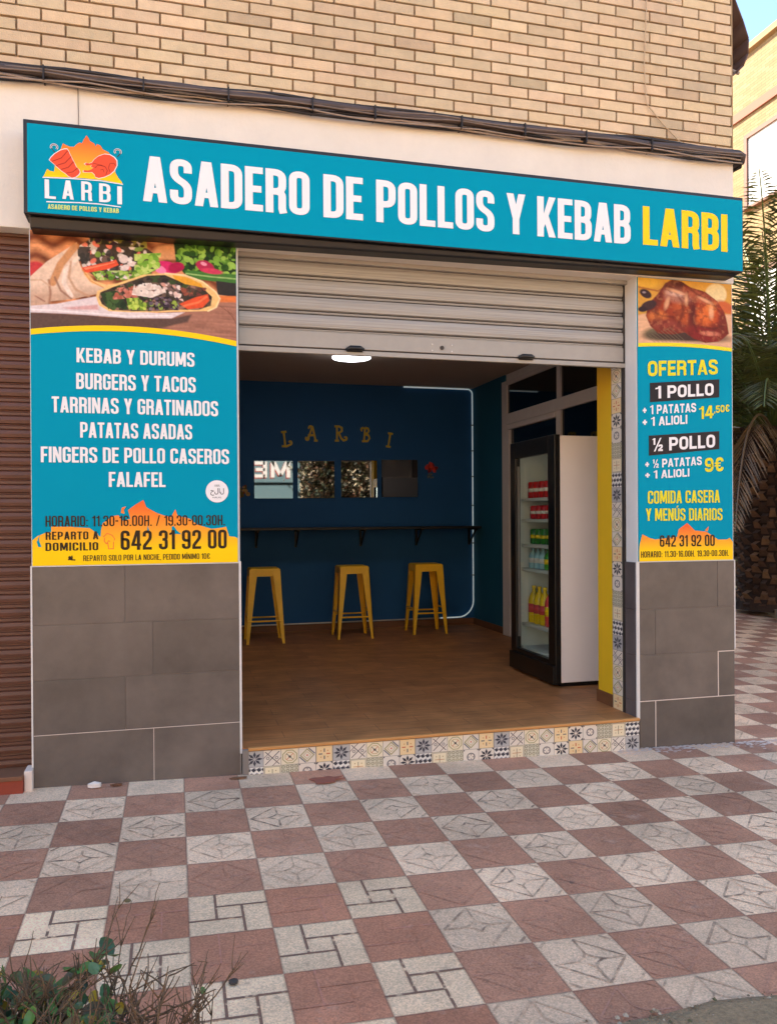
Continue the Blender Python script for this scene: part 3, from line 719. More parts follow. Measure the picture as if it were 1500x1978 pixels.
LG_CHK = [(0.106,3.369),(0.116,3.376),(0.13,3.374),(0.144,3.381),(0.158,3.401),(0.179,3.419),(0.207,3.432),(0.235,3.431),(0.256,3.42),(0.269,3.403),(0.27,3.379),(0.256,3.348),(0.235,3.327),(0.206,3.31),(0.178,3.301),(0.161,3.305),(0.156,3.319),(0.144,3.329),(0.116,3.326),(0.1,3.326),(0.102,3.336),(0.123,3.336),(0.14,3.343),(0.151,3.354),(0.137,3.358),(0.144,3.368),(0.116,3.362)]
def grow(pts, d):
    cx = sum(p[0] for p in pts)/len(pts); cz = sum(p[1] for p in pts)/len(pts)
    return [(cx+(x-cx)*(1+d/.06), cz+(z-cz)*(1+d/.06)) for x, z in pts]
def disc(mb, cx, cz, r, y, mi, n=20, r0=0):
    for k in range(n):
        t0, t1 = 2*math.pi*k/n, 2*math.pi*(k+1)/n
        if r0: mb.wall([(cx+r0*math.cos(t0),cz+r0*math.sin(t0)),(cx+r*math.cos(t0),cz+r*math.sin(t0)),(cx+r*math.cos(t1),cz+r*math.sin(t1)),(cx+r0*math.cos(t1),cz+r0*math.sin(t1))], y, mi)
    if not r0: mb.wall([(cx+r*math.cos(2*math.pi*k/n), cz+r*math.sin(2*math.pi*k/n)) for k in range(n)], y, mi)
def tri_wall(mb, pts, y, mi):
    """concave outline -> triangulated flat face"""
    for t3 in tessellate_polygon([[Vector((x, z, 0)) for x, z in pts]]):
        mb.wall([pts[k] for k in t3], y, mi)
p = MB(); yl = SYF-.0042
tri_wall(p, LG_FLAME, yl, 0)
tri_wall(p, grow(LG_KEB, .003), yl-.0004, 1); tri_wall(p, LG_KEB, yl-.0008, 2)
for a, b_ in (((-.056,3.366),(.022,3.43)),((-.035,3.346),(.04,3.402)),((-.012,3.327),(.052,3.376)),((.012,3.310),(.072,3.345))):
    d = Vector((b_[0]-a[0], b_[1]-a[1])); mid = Vector(a)+d*.5+Vector((d.y,-d.x))*.12
    for q in strip([a, tuple(mid), b_], False, .004): p.wall(q, yl-.0011, 3)
tri_wall(p, grow(LG_CHK, .003), yl-.0004, 1); tri_wall(p, LG_CHK, yl-.0008, 2)
for pts in ([(.150,3.378),(.18,3.372),(.21,3.366),(.222,3.345),(.215,3.322)],[(.158,3.352),(.172,3.368),(.195,3.372)],[(.235,3.385),(.256,3.388),(.264,3.376)],[(.235,3.385),(.228,3.36),(.235,3.34)],[(.187,3.345),(.2,3.35),(.205,3.335)]):
    for q in strip(pts, False, .0035): p.wall(q, yl-.0011, 3)
for cx, cz, s in ((-.045,3.443,-1),(.276,3.452,1)):
    pts = [(cx+.016*math.cos(t), cz+.014*math.sin(t)) for t in np.linspace(-.6, 3.9, 12)]
    if s < 0: pts = [(2*cx-a, b_) for a, b_ in pts]
    for q in strip(pts, False, .009): p.wall(q, yl-.0004, 1)
    for q in strip(pts, False, .004): p.wall(q, yl-.0008, 4)
    for q in strip([pts[0], (cx-.004*s, cz-.028)], False, .004): p.wall(q, yl-.0006, 4)
def bend(z): return z
for pts in ([(-0.103,3.277),(0.012,3.284),(0.081,3.286),(0.185,3.288),(0.302,3.279)],[(-0.085,3.150),(0.08,3.160),(0.18,3.162),(0.29,3.156)]):
    for q in strip(pts, False, .0055): p.wall(q, yl-.0006, 1)
for ch, x0, x1, z0, z1 in (('L',-.093,-.038,3.168,3.268),('A',-.006,.051,3.173,3.273),('R',.089,.143,3.174,3.276),('B',.179,.238,3.174,3.274),('I',.272,.296,3.170,3.267)):
    put_text(p, ch, x0, x1, z0, z1, yl-.0006, 1, t=.13 if ch != 'I' else .13)
put_text(p, "ASADERO DE POLLOS Y KEBAB", -.078, .279, 3.114, 3.139, yl-.0006, 5, t=.15, gap=.06, rise=.008)
p.build("logo", ["flame_logo", "white_vinyl", "red_vinyl", "darkred_vinyl", "steel_dark", "pale_vinyl"], sg)
# housing of the old awning under the sign, black end
p = MB(); p.hexa([(-.175,-.11,3.022),(4.20,-.11,3.066),(4.20,-.012,3.066),(-.175,-.012,3.022)], [(-.175,-.13,SZ0-.001),(4.20,-.13,SZ0-.001),(4.20,-.012,SZ0-.001),(-.175,-.012,SZ0-.001)]); p.build("lower_rail", "black_metal", sg, bevel=.012)

# ------------------------------------------------------------------ printed photographs (painted into a colour grid)
def sr(c): return np.array([lin(x) for x in c])
class Paint:
    def __init__(s, U, V): s.U, s.V = U, V; s.C = np.zeros(U.shape+(3,)); s.rs = np.random.RandomState(3)
    def noise(s, sx, sy, seed, octv=3):
        out = 0; amp = 1; tot = 0
        for o in range(octv):
            rs = np.random.RandomState(seed*17+o); G = rs.rand(64, 64)
            x = s.U/sx*(2**o); y = s.V/sy*(2**o); x0 = np.floor(x).astype(int); y0 = np.floor(y).astype(int); fx = x-x0; fy = y-y0
            fx = fx*fx*(3-2*fx); fy = fy*fy*(3-2*fy); g = lambda a, b_: G[a % 64, b_ % 64]
            out = out+amp*((g(x0,y0)*(1-fx)+g(x0+1,y0)*fx)*(1-fy)+(g(x0,y0+1)*(1-fx)+g(x0+1,y0+1)*fx)*fy); tot += amp; amp *= .5
        return out/tot
    def lay(s, a, c):
        a = np.clip(a, 0, 1)[..., None]; s.C = s.C*(1-a)+np.asarray(c)*a
    def ell(s, cx, cy, rx, ry, ang=0, c=(0,0,0), soft=4, a=1, mask=None):
        t = R_(ang); x = s.U-cx; y = s.V-cy; u = (x*math.cos(t)+y*math.sin(t))/rx; v = (-x*math.sin(t)+y*math.cos(t))/ry
        d = (1-np.sqrt(u*u+v*v))*min(rx, ry)
        k = np.clip(d/soft+.5, 0, 1)*a
        if mask is not None: k = k*mask
        s.lay(k, sr(c)); return k
    def pmask(s, pts, soft=3):
        ins = np.zeros(s.U.shape, bool); dist = np.full(s.U.shape, 1e9); n = len(pts)
        for i in range(n):
            (x0, y0), (x1, y1) = pts[i], pts[(i+1) % n]
            if y0 != y1:
                cnd = ((y0 > s.V) != (y1 > s.V)) & (s.U < (x1-x0)*(s.V-y0)/(y1-y0)+x0); ins ^= cnd
            dx, dy = x1-x0, y1-y0; L = dx*dx+dy*dy+1e-9; t = np.clip(((s.U-x0)*dx+(s.V-y0)*dy)/L, 0, 1)
            dist = np.minimum(dist, np.hypot(s.U-x0-t*dx, s.V-y0-t*dy))
        return np.clip(np.where(ins, dist, -dist)/soft+.5, 0, 1)
    def poly(s, pts, c, soft=3, a=1):
        k = s.pmask(pts, soft)*a; s.lay(k, sr(c)); return k
    def line(s, pts, w_, c, a=1, soft=2):
        d = np.full(s.U.shape, 1e9)
        for (x0, y0), (x1, y1) in zip(pts[:-1], pts[1:]):
            dx, dy = x1-x0, y1-y0; L = dx*dx+dy*dy+1e-9; t = np.clip(((s.U-x0)*dx+(s.V-y0)*dy)/L, 0, 1)
            d = np.minimum(d, np.hypot(s.U-x0-t*dx, s.V-y0-t*dy))
        s.lay(np.clip((w_/2-d)/soft+.5, 0, 1)*a, sr(c))
    def blobs(s, n, mask_pts, cols, r0, r1, seed, a=.95, asp=(.5, 1)):
        rs = random.Random(seed); M = s.pmask(mask_pts, 4) if mask_pts else None
        xs_ = [p_[0] for p_ in mask_pts]; ys_ = [p_[1] for p_ in mask_pts]
        for k in range(n):
            r = rs.uniform(r0, r1); s.ell(rs.uniform(min(xs_), max(xs_)), rs.uniform(min(ys_), max(ys_)), r, r*rs.uniform(*asp), rs.uniform(0, 180), rs.choice(cols), 5, a, M)
    def mul(s, f): s.C = s.C*f[..., None]

def picture(name, parent, x0, x1, zt, zb, nx, ny, y, painter, uv):
    """flat printed picture as a fine grid with a colour per point; zt/zb give top and bottom edge at s in 0..1"""
    gs, gt = np.meshgrid(np.linspace(0, 1, nx), np.linspace(0, 1, ny))
    U, V = uv(gs, gt); P = Paint(U, V); painter(P)
    col = np.ones((ny*nx, 4), np.float32); col[:, :3] = np.clip(P.C.reshape(-1, 3), 0, 1)
    vs_ = [(x0+(x1-x0)*a, y, zt(a)+(zb(a)-zt(a))*b_) for a, b_ in zip(gs.ravel(), gt.ravel())]
    fs = [(j*nx+i, (j+1)*nx+i, (j+1)*nx+i+1, j*nx+i+1) for j in range(ny-1) for i in range(nx-1)]
    me = bpy.data.meshes.new(name); me.from_pydata(vs_, [], fs); me.materials.append(MATS["print"])
    a = me.color_attributes.new("Col", 'FLOAT_COLOR', 'POINT'); a.data.foreach_set("color", col.ravel())
    o = bpy.data.objects.new(name, me); C.objects.link(o); o.parent = parent; return o

def wrap_picture(P):
    P.C[:] = sr((168,104,70))
    # wicker basket behind
    wv = .5+.5*np.sin(P.V/22+np.sin(P.U/38)*1.2)
    P.C[:] = sr((120,62,36))*(1-wv[..., None])+sr((226,150,98))*wv[..., None]
    P.mul(.75+.5*P.noise(60, 18, 2))
    P.ell(60,320,70,60,0,(196,60,60),20); P.ell(1000,150,120,60,0,(214,150,100),20)
    # lettuce, right
    big = [(1020,60),(1490,60),(1490,330),(1100,320),(1040,240)]
    P.poly(big,(34,56,24),8); P.blobs(150,big,[(40,76,22),(84,128,40),(120,168,60),(26,46,22),(150,190,80)],12,34,5)
    P.poly([(1100,290),(1490,300),(1490,380),(1120,350)],(70,120,50),6); P.line([(1110,315),(1300,330),(1490,335)],10,(168,200,120),.8,6)
    P.poly([(1330,360),(1490,370),(1490,480),(1340,470)],(52,48,44),8)
    P.ell(1250,250,70,45,20,(176,40,76),8); P.ell(1300,285,80,22,5,(206,60,90),8); P.ell(1240,230,24,14,20,(236,150,170),6)
    P.ell(970,275,90,50,10,(206,40,100),8); P.ell(1040,270,60,40,-20,(170,24,70),8); P.ell(920,290,50,30,30,(240,130,170),8)
    P.poly([(1330,480),(1490,470),(1490,525),(1340,540)],(224,120,60),6)
    # table bottom right
    tb = P.poly([(1100,620),(1200,540),(1490,520),(1490,860),(20,860),(20,700),(600,700)],(186,128,104),14)
    P.mul(1-tb*.25+.5*tb*P.noise(200,14,9)-.25*tb)
    for k in range(5): P.line([(1330+k*26,545+k*8),(1490,640+k*22)],4,(110,66,50),.5,4)
    # back wrap filling
    fill = [(340,150),(440,70),(560,60),(760,70),(880,170),(930,260),(860,330),(720,380),(480,380),(380,300)]
    P.poly(fill,(70,56,44),8)
    P.blobs(150,fill,[(206,190,176),(226,206,196),(52,46,40),(96,70,56),(226,120,96),(120,150,60),(60,52,46),(232,220,210)],12,36,11)
    P.blobs(50,[(430,50),(830,50),(830,130),(430,110)],[(58,34,44),(120,110,40),(150,140,56),(44,40,30)],14,36,4)
    P.blobs(60,[(740,180),(930,160),(920,280),(740,380)],[(150,190,70),(190,210,110),(110,160,50)],14,34,6)
    P.blobs(70,[(440,330),(800,300),(780,385),(480,395)],[(120,160,50),(160,190,80),(80,120,40),(190,206,120)],10,24,8)
    P.poly([(375,300),(560,250),(610,230),(630,270),(560,305),(390,345)],(226,84,50),5); P.poly([(385,305),(560,262),(600,245),(600,255),(400,318)],(246,150,110),4,.7)
    P.blobs(24,[(340,140),(440,140),(420,250),(345,250)],[(56,52,46),(76,66,60)],16,34,9)
    # tortilla cone, left
    cone = [(20,380),(140,260),(340,110),(350,240),(375,320),(430,390),(520,430),(640,430),(560,470),(480,500),(300,545),(150,560),(150,590),(90,600),(20,590)]
    P.poly(cone,(226,194,166),5)
    M = P.pmask(cone,4)
    P.lay(M*np.clip((P.V-430)/160,0,.55), sr((168,120,92)))
    for pts, w_, c_ in (([(330,140),(230,280),(175,420)],52,(196,130,74)),([(345,230),(260,330),(250,420),(300,520)],30,(240,216,196)),([(300,260),(285,380),(330,470),(420,520)],16,(196,150,116)),([(190,380),(230,480),(300,540)],14,(150,104,80)),([(150,400),(160,500),(150,590)],16,(160,112,86)),([(20,400),(100,400),(150,440)],12,(200,160,130)),([(60,520),(120,560)],10,(150,100,80)),([(400,350),(450,410),(540,440),(640,425)],26,(240,188,116)),([(380,320),(430,400),(520,450)],10,(206,140,76))):
        P.line(pts, w_, c_, .85, 10)
    P.mul(1-M*.10+.2*M*P.noise(40,60,21))
    # plate
    P.poly([(20,590),(200,580),(480,520),(540,620),(900,640),(1100,625),(1000,680),(700,690),(300,660),(20,640)],(222,204,200),6)
    P.poly([(20,640),(300,660),(700,690),(1000,680),(1150,640),(1120,700),(800,800),(20,800)],(96,72,62),16)
    P.line([(20,615),(300,640),(700,672),(1000,655)],10,(238,226,222),.9,6)
    P.poly([(240,610),(480,585),(490,625),(300,625)],(200,120,110),14,.6)
    # front wrap
    ring = [(470,520),(480,480),(560,440),(680,390),(800,340),(960,320),(1100,325),(1230,370),(1330,450),(1360,500),(1330,570),(1270,605),(1100,620),(900,635),(700,640),(560,635),(490,590)]
    P.poly(ring,(236,190,120),5)
    P.line([(960,322),(1100,328),(1230,372),(1330,452),(1358,500),(1330,570),(1270,605)],12,(246,214,160),.9,6)
    P.poly([(1010,330),(1120,345),(1220,390),(1240,430),(1120,410),(1040,390)],(226,160,50),8)
    inn = [(490,530),(500,490),(580,450),(700,400),(830,345),(960,335),(1040,370),(1100,400),(1230,420),(1300,490),(1290,560),(1200,600),(1060,605),(900,625),(720,630),(580,625),(510,580)]
    P.poly(inn,(64,54,42),6)
    P.blobs(170,inn,[(56,48,40),(84,70,56),(60,76,40),(46,40,36),(110,86,70),(150,110,90)],12,34,31)
    P.blobs(60,[(500,500),(620,470),(700,620),(560,630)],[(44,64,36),(70,96,48),(36,52,32)],12,34,32)
    P.blobs(45,[(620,450),(760,430),(760,520),(580,545)],[(190,110,90),(210,130,110),(170,90,70)],8,20,33)
    P.blobs(60,[(740,410),(900,400),(960,470),(860,520),(720,500)],[(226,206,190),(236,220,206),(210,186,170)],12,30,34)
    P.blobs(40,[(900,400),(1060,390),(1090,540),(960,480)],[(222,190,176),(206,150,130),(236,214,200),(120,96,90)],10,24,35)
    P.blobs(44,[(680,530),(830,520),(820,620),(700,620)],[(150,180,60),(190,206,90),(96,130,40)],10,24,36)
    P.blobs(60,[(840,520),(1050,500),(1060,610),(840,620)],[(62,46,56),(96,80,92),(40,32,38),(130,110,120),(150,170,70)],8,18,37)
    P.poly([(1060,560),(1180,500),(1270,470),(1280,520),(1230,580),(1120,600)],(222,84,46),6); P.line([(1090,575),(1200,540),(1260,490)],14,(246,140,90),.6,8)
    P.blobs(20,[(1060,430),(1260,420),(1240,480),(1100,500)],[(120,60,50),(150,80,60),(96,60,50)],12,26,38)
    P.mul(.84+.32*P.noise(16,16,41,2))
def chicken_picture(P):
    P.C[:] = sr((206,150,60))
    P.mul(.7+.6*P.noise(160,120,44))
    P.ell(1050,430,80,100,10,(232,206,150),14); P.ell(520,360,120,50,0,(222,170,60),20); P.ell(1120,540,80,50,30,(196,96,50),24)
    P.line([(470,400),(620,430),(660,400)],14,(150,70,40),.7,8)
    b_ = P.poly([(470,640),(560,620),(1180,600),(1180,920),(470,920)],(220,170,130),16); P.mul(1-b_*.12+.24*b_*P.noise(200,12,5))
    P.ell(640,800,130,60,0,(110,96,70),26); P.ell(850,820,300,50,0,(74,50,40),26)
    body = [(560,640),(570,590),(600,520),(640,470),(690,380),(740,345),(800,360),(860,400),(960,430),(1040,500),(1090,590),(1110,680),(1120,760),(1050,830),(960,850),(880,820),(820,770),(740,790),(640,780),(590,720)]
    P.U = 850+(P.U-850)/1.10; P.V = 600+(P.V-600)/1.10
    P.poly(body,(120,42,24),8); M = P.pmask(body,10)
    def e(*a, **k): P.ell(*a, mask=M, **k)
    e(740,400,70,60,0,(110,56,40),soft=20); e(780,370,50,26,0,(80,40,34),soft=16)
    e(700,560,90,120,20,(150,58,30),soft=50); e(980,600,120,110,0,(176,66,30),soft=70); e(960,620,60,80,10,(214,104,44),soft=60)
    e(800,600,45,120,-14,(184,84,40),soft=45); e(640,650,60,50,0,(206,112,54),soft=34); e(770,480,110,50,10,(170,110,90),soft=36)
    e(760,460,60,20,10,(216,170,150),soft=20); e(930,480,120,40,24,(176,90,60),soft=30); e(870,640,24,150,6,(110,40,26),soft=22)
    e(700,720,120,50,10,(140,60,44),soft=30); e(960,780,140,60,10,(130,36,30),soft=30); e(1080,680,30,120,0,(120,44,30),soft=24)
    e(990,770,60,20,0,(206,120,90),soft=14); e(640,520,30,90,20,(120,50,34),soft=20); e(1000,550,30,40,0,(226,134,66),soft=34)
    P.lay(M*np.clip((P.noise(30,30,8)-.52)*7,0,1)*.5, sr((96,34,24))); P.lay(M*np.clip((P.noise(22,30,12)-.58)*6,0,1)*.16, sr((236,160,100)))
    for ln in ([(700,400),(760,450),(800,520),(810,600),(780,690)],[(860,420),(930,470),(1010,520),(1060,590)],[(880,560),(870,660),(900,760)],[(600,600),(660,640),(740,650)],[(930,720),(1010,730),(1080,700)]):
        P.line(ln, 16, (84,30,20), .55, 14)
    for cx_, cy_, rx_, ry_, a_ in ((760,440,46,12,20),(960,500,50,12,28),(700,540,14,46,14),(1000,600,16,50,0),(830,500,10,40,0)): e(cx_,cy_,rx_,ry_,a_,(238,176,130),soft=14,a=.75)
    P.ell(560,470,44,30,40,(60,40,40),8); P.ell(580,560,56,34,-30,(66,42,40),8); P.ell(540,590,30,22,0,(50,34,36),8); P.ell(550,460,12,8,0,(150,130,130),5)
    for k in range(9): P.line([(560+k*20,800-k*8),(620+k*26,850)],4,(120,110,80),.6,4)
    P.mul(.9+.2*P.noise(14,14,14,2))

# ------------------------------------------------------------------ left poster
PY = -0.011
def poster_base(name, label, x0, x1, z0, z1):
    t = thing(name, label, "poster"); p = MB(); p.box(x0, x1, -.011, -.0006, z0, z1); p.build("board", "teal_vinyl", t, bevel=.001); return t
lp = poster_base("menu_poster", "tall teal menu poster with a wrap photo on the wide left pillar", -.192, .914, 1.2180, 3.05)
arcL = lambda a: 2.478+.046*math.sin(math.pi*min(1, a*1.04+.02))**.9-.014*a*a
def arc_l(a):   # lower edge of picture
    return 2.480+.19*(a*(1-a))*1.0-.012*a
picture("food_photo", lp, -.191, .913, lambda a: 3.047, lambda a: arc_l(a)+.022, 310, 165, PY-.0015, wrap_picture, lambda s, t: (25+s*1455, 30+42*s+t*((768+66*s)-(30+42*s)-40*np.sin(np.pi*s))))
p = MB()
for k in range(40):
    a0, a1 = k/40, (k+1)/40
    X = lambda a: -.191+1.104*a
    p.wall([(X(a0),arc_l(a0)-.003),(X(a1),arc_l(a1)-.003),(X(a1),arc_l(a1)+.028),(X(a0),arc_l(a0)+.028)], PY-.0020)
p.build("yellow_curve", "yellow_vinyl", lp)
for s, x0, x1, z0, z1 in (("KEBAB Y DURUMS",.043,.676,2.337,2.417),("BURGERS Y TACOS",.040,.682,2.190,2.278),("TARRINAS Y GRATINADOS",-.087,.806,2.058,2.145),("PATATAS ASADAS",.059,.660,1.922,2.008),("FINGERS DE POLLO CASEROS",-.144,.866,1.784,1.870),("FALAFEL",.207,.512,1.651,1.734)):
    p = MB(); put_text(p, s, x0, x1, z0, z1, PY-.002, t=.14, gap=.055); p.build("menu_line", "white_vinyl", lp)
FLAME = [(-0.191,1.358),(-0.164,1.381),(-0.12,1.4),(-0.094,1.404),(-0.094,1.432),(-0.001,1.431),(0.105,1.422),(0.158,1.381),(0.173,1.449),(0.227,1.489),(0.258,1.493),(0.273,1.461),(0.32,1.473),(0.308,1.521),(0.351,1.554),(0.391,1.578),(0.406,1.537),(0.461,1.505),(0.508,1.488),(0.54,1.48),(0.564,1.525),(0.576,1.488),(0.644,1.471),(0.684,1.437),(0.765,1.412),(0.797,1.415),(0.847,1.423),(0.863,1.369),(0.896,1.364),(0.913,1.356),(0.913,1.2185),(-0.191,1.2185)]
p = MB(); tri_wall(p, FLAME, PY-.0015, 0); tri_wall(p, [(0.27,1.505),(0.274,1.534),(0.297,1.542),(0.285,1.522),(0.289,1.501)], PY-.0015, 0)
for q in ([(-0.168,1.349),(-0.153,1.387),(-0.157,1.357),(-0.144,1.321),(-0.161,1.322)],[(0.154,1.409),(0.165,1.421),(0.161,1.373),(0.146,1.385)],[(0.543,1.426),(0.555,1.43),(0.571,1.405),(0.595,1.384),(0.547,1.385)],[(0.413,1.435),(0.421,1.407),(0.409,1.399)]): tri_wall(p, q, PY-.0019, 1)
p.build("flames", ["flame_menu", "teal_vinyl"], lp)
for a in (("HORARIO: 11.30-16.00H. / 19.30-00.30H.", -.123, .840, 1.432, 1.491, .12, .085), ("REPARTO A", -.123, .150, 1.360, 1.404, .14, .09), ("DOMICILIO", -.124, .149, 1.299, 1.344, .14, .09), ("642 31 92 00", .267, .850, 1.298, 1.407, .14, .07), ("REPARTO SOLO POR LA NOCHE, PEDIDO MÍNIMO 10€", .070, .754, 1.240, 1.272, .12, .07)):
    p = MB(); put_text(p, a[0], a[1], a[2], a[3], a[4], PY-.0024, t=a[5], gap=a[6]); p.build("contact_line", "dark_vinyl", lp)
p = MB()
for q in strip([(.176,1.372),(.196,1.393),(.222,1.382),(.236,1.362),(.232,1.352)], False, .005): p.wall(q, PY-.0024)
for q in strip([(.184,1.368),(.180,1.350),(.192,1.334),(.200,1.338),(.203,1.306),(.229,1.306),(.229,1.345)], False, .005): p.wall(q, PY-.0024)
for q in strip([(.192,1.334),(.204,1.352),(.212,1.346)], False, .004): p.wall(q, PY-.0025)
p.build("phone_house_icon", "orange_vinyl", lp)
p = MB(); disc(p, .000, 1.262, .008, PY-.0024, 0, 10); p.wall([(-.010,1.247),(.012,1.247),(.016,1.259),(-.006,1.259)], PY-.0025); p.wall([(.006,1.246),(.028,1.244),(.030,1.250),(.010,1.253)], PY-.0026); p.wall([(.008,1.258),(.016,1.258),(.014,1.273),(.008,1.271)], PY-.0026)
p.build("rider_icon", "dark_vinyl", lp)
p = MB(); disc(p, .797, 1.627, .064, PY-.0022, 0, 28); p.build("halal_seal", "white_vinyl", lp)
p = MB()
put_font(p, "حلال", .760, .836, 1.603, 1.645, PY-.0028, bold=.01); put_font(p, "HALAL", .772, .822, 1.588, 1.597, PY-.0028, bold=.0); put_font(p, "100%", .784, .812, 1.654, 1.666, PY-.0028, bold=0)
sq = p.build("seal_print", "black_vinyl", bpy.data.objects["halal_seal"])

# ------------------------------------------------------------------ right poster
rp = poster_base("offers_poster", "narrow teal offers poster with a roast chicken photo on the right corner pillar", 3.5275, 4.250, 1.1690, 3.05)
def arc_r(a): return 2.592+.06*a*(1-a)
picture("chicken_photo", rp, 3.5285, 4.249, lambda a: 3.047, lambda a: arc_r(a)+.015, 200, 130, PY-.0015, chicken_picture, lambda s, t: (475+s*695, 320+8*s+t*(560+20*s)))
p = MB()
for k in range(24):
    a0, a1 = k/24, (k+1)/24; X = lambda a: 3.5285+.7205*a
    p.wall([(X(a0),arc_r(a0)-.004),(X(a1),arc_r(a1)-.004),(X(a1),arc_r(a1)+.020),(X(a0),arc_r(a0)+.020)], PY-.0020)
p.build("yellow_curve", "lime_vinyl", rp)
p = MB(); p.wall([(3.614,2.224),(4.147,2.273),(4.148,2.396),(3.614,2.352)], PY-.0018); p.wall([(3.604,1.870),(4.145,1.922),(4.146,2.044),(3.604,2.002)], PY-.0018); p.build("price_plates", "black_vinyl", rp)
yy = PY-.0026
def bold_line(txt, x0, x1, z0, z1, rise, mt, k=1.75, t=.20, gap=.055):
    p = MB(); put_text(p, txt, x0, x1, z0, z1, yy, t=t, gap=gap, rise=rise, wide=k); p.build("offer_line", mt, rp)
bold_line("1 POLLO", 3.655, 4.103, 2.249, 2.332, .036, "white_vinyl"); bold_line("½ POLLO", 3.630, 4.112, 1.897, 1.985, .036, "white_vinyl")
bold_line("+ 1 PATATAS", 3.559, 3.965, 2.140, 2.200, .029, "white_vinyl"); bold_line("+ 1 ALIOLI", 3.558, 3.896, 2.061, 2.121, .027, "white_vinyl")
bold_line("+ ½ PATATAS", 3.576, 4.007, 1.784, 1.841, .029, "white_vinyl"); bold_line("+ 1 ALIOLI", 3.576, 3.910, 1.714, 1.768, .020, "white_vinyl")
bold_line("OFERTAS", 3.599, 4.136, 2.395, 2.496, .034, "lime_vinyl"); bold_line("14", 3.988, 4.100, 2.120, 2.206, .012, "lime_vinyl"); bold_line(",50€", 4.106, 4.226, 2.165, 2.214, .014, "lime_vinyl"); bold_line("9€", 4.031, 4.177, 1.764, 1.860, .008, "lime_vinyl")
p = MB(); put_text(p, "COMIDA CASERA", 3.594, 4.147, 1.551, 1.636, yy, t=.135, gap=.055, rise=.008); p.build("offer_line", "lime_vinyl", rp); p = MB(); put_text(p, "Y MENÚS DIARIOS", 3.578, 4.167, 1.438, 1.520, yy, t=.135, gap=.055); p.build("offer_line", "lime_vinyl", rp)
RFL = [(3.5285,1.248),(3.532,1.282),(3.552,1.349),(3.61,1.323),(3.648,1.314),(3.814,1.329),(3.828,1.38),(3.893,1.422),(3.952,1.37),(4.042,1.361),(4.072,1.343),(4.132,1.307),(4.203,1.307),(4.225,1.318),(4.249,1.289),(4.249,1.1695),(3.5285,1.1695)]
p = MB(); tri_wall(p, RFL, PY-.0015, 0); tri_wall(p, [(4.03,1.372),(4.06,1.398),(4.05,1.362)], PY-.0015, 0); p.build("flames", "flame_offer", rp)
p = MB(); put_text(p, "642 31 92 00", 3.682, 4.105, 1.264, 1.341, yy, t=.135, gap=.07); p.build("contact_line", "dark_vinyl", rp); p = MB(); put_text(p, "HORARIO: 11.30-16.00H. 19.30-00.30H.", 3.540, 4.215, 1.195, 1.236, yy, t=.125, gap=.08); p.build("contact_line", "dark_vinyl", rp)

# ------------------------------------------------------------------ roller shutter of the shop
rs_ = thing("roller_shutter", "grey steel roller shutter half raised over the open shop front", "shutter")
p = MB(); YS = .15; sx0, sx1 = .926, 3.521
zc = 2.613
k = 0
while zc < 3.2:
    top = zc+.1065
    pr = [(YS-.004, zc), (YS-.010, zc+.006), (YS-.011, zc+.010), (YS-.001, zc+.0115), (YS-.001, zc+.0195), (YS-.014, zc+.024), (YS-.020, zc+.045), (YS-.020, zc+.075), (YS-.013, top-.009), (YS-.002, top-.0065), (YS-.002, top)]
    for a in range(len(pr)-1):
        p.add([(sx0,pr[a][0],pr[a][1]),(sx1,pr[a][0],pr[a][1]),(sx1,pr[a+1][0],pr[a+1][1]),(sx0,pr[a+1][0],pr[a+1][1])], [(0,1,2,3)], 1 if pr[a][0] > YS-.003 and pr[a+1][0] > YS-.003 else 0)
    zc = top
p.build("curtain", ["steel", "steel_dark"], rs_)
p = MB(); p.box(sx0, sx1, YS-.020, YS+.01, 2.5125, 2.606); p.box(sx0, sx1, YS-.010, YS+.01, 2.606, 2.6135); p.box(sx0, sx1, YS-.022, YS+.012, 2.474, 2.503); p.build("bottom_bar", "steel_plain", rs_, bevel=.003)
p = MB(); p.box(sx0, sx1, YS-.012, YS+.008, 2.503, 2.5125); p.build("bar_gap", "steel_dark", rs_)
for hx in (1.644, 2.789):
    p = MB(); p.tube([(hx-.055,YS-.03,2.504),(hx-.03,YS-.042,2.515),(hx+.03,YS-.042,2.515),(hx+.055,YS-.03,2.512)], [.010,.016,.016,.010], 8); p.box(hx-.05, hx+.05, YS-.028, YS-.018, 2.494, 2.522); p.build("handle", "black_metal", rs_, smooth=True)
p = MB(); p.tube([(2.213,YS-.027,2.547),(2.213,YS-.018,2.547)], .013, 14); p.build("lock", "steel_dark", rs_)
p = MB()
for a in (2.148, 2.279):
    for c_ in (2.527, 2.566): p.tube([(a,YS-.0245,c_),(a,YS-.018,c_)], .005, 8)
p.build("rivet", "white_trim", rs_)
p = MB(); p.box(.926, 3.521, .10, .128, 3.03, 3.054); p.build("top_rail", "steel_plain", rs_)
for gx0, gx1 in ((3.505, 3.519), (.9255, .94)):
    p = MB(); p.box(gx0, gx1, .1295, .157, ZF, 3.05); p.build("guide_rail", "steel_dark", rs_)

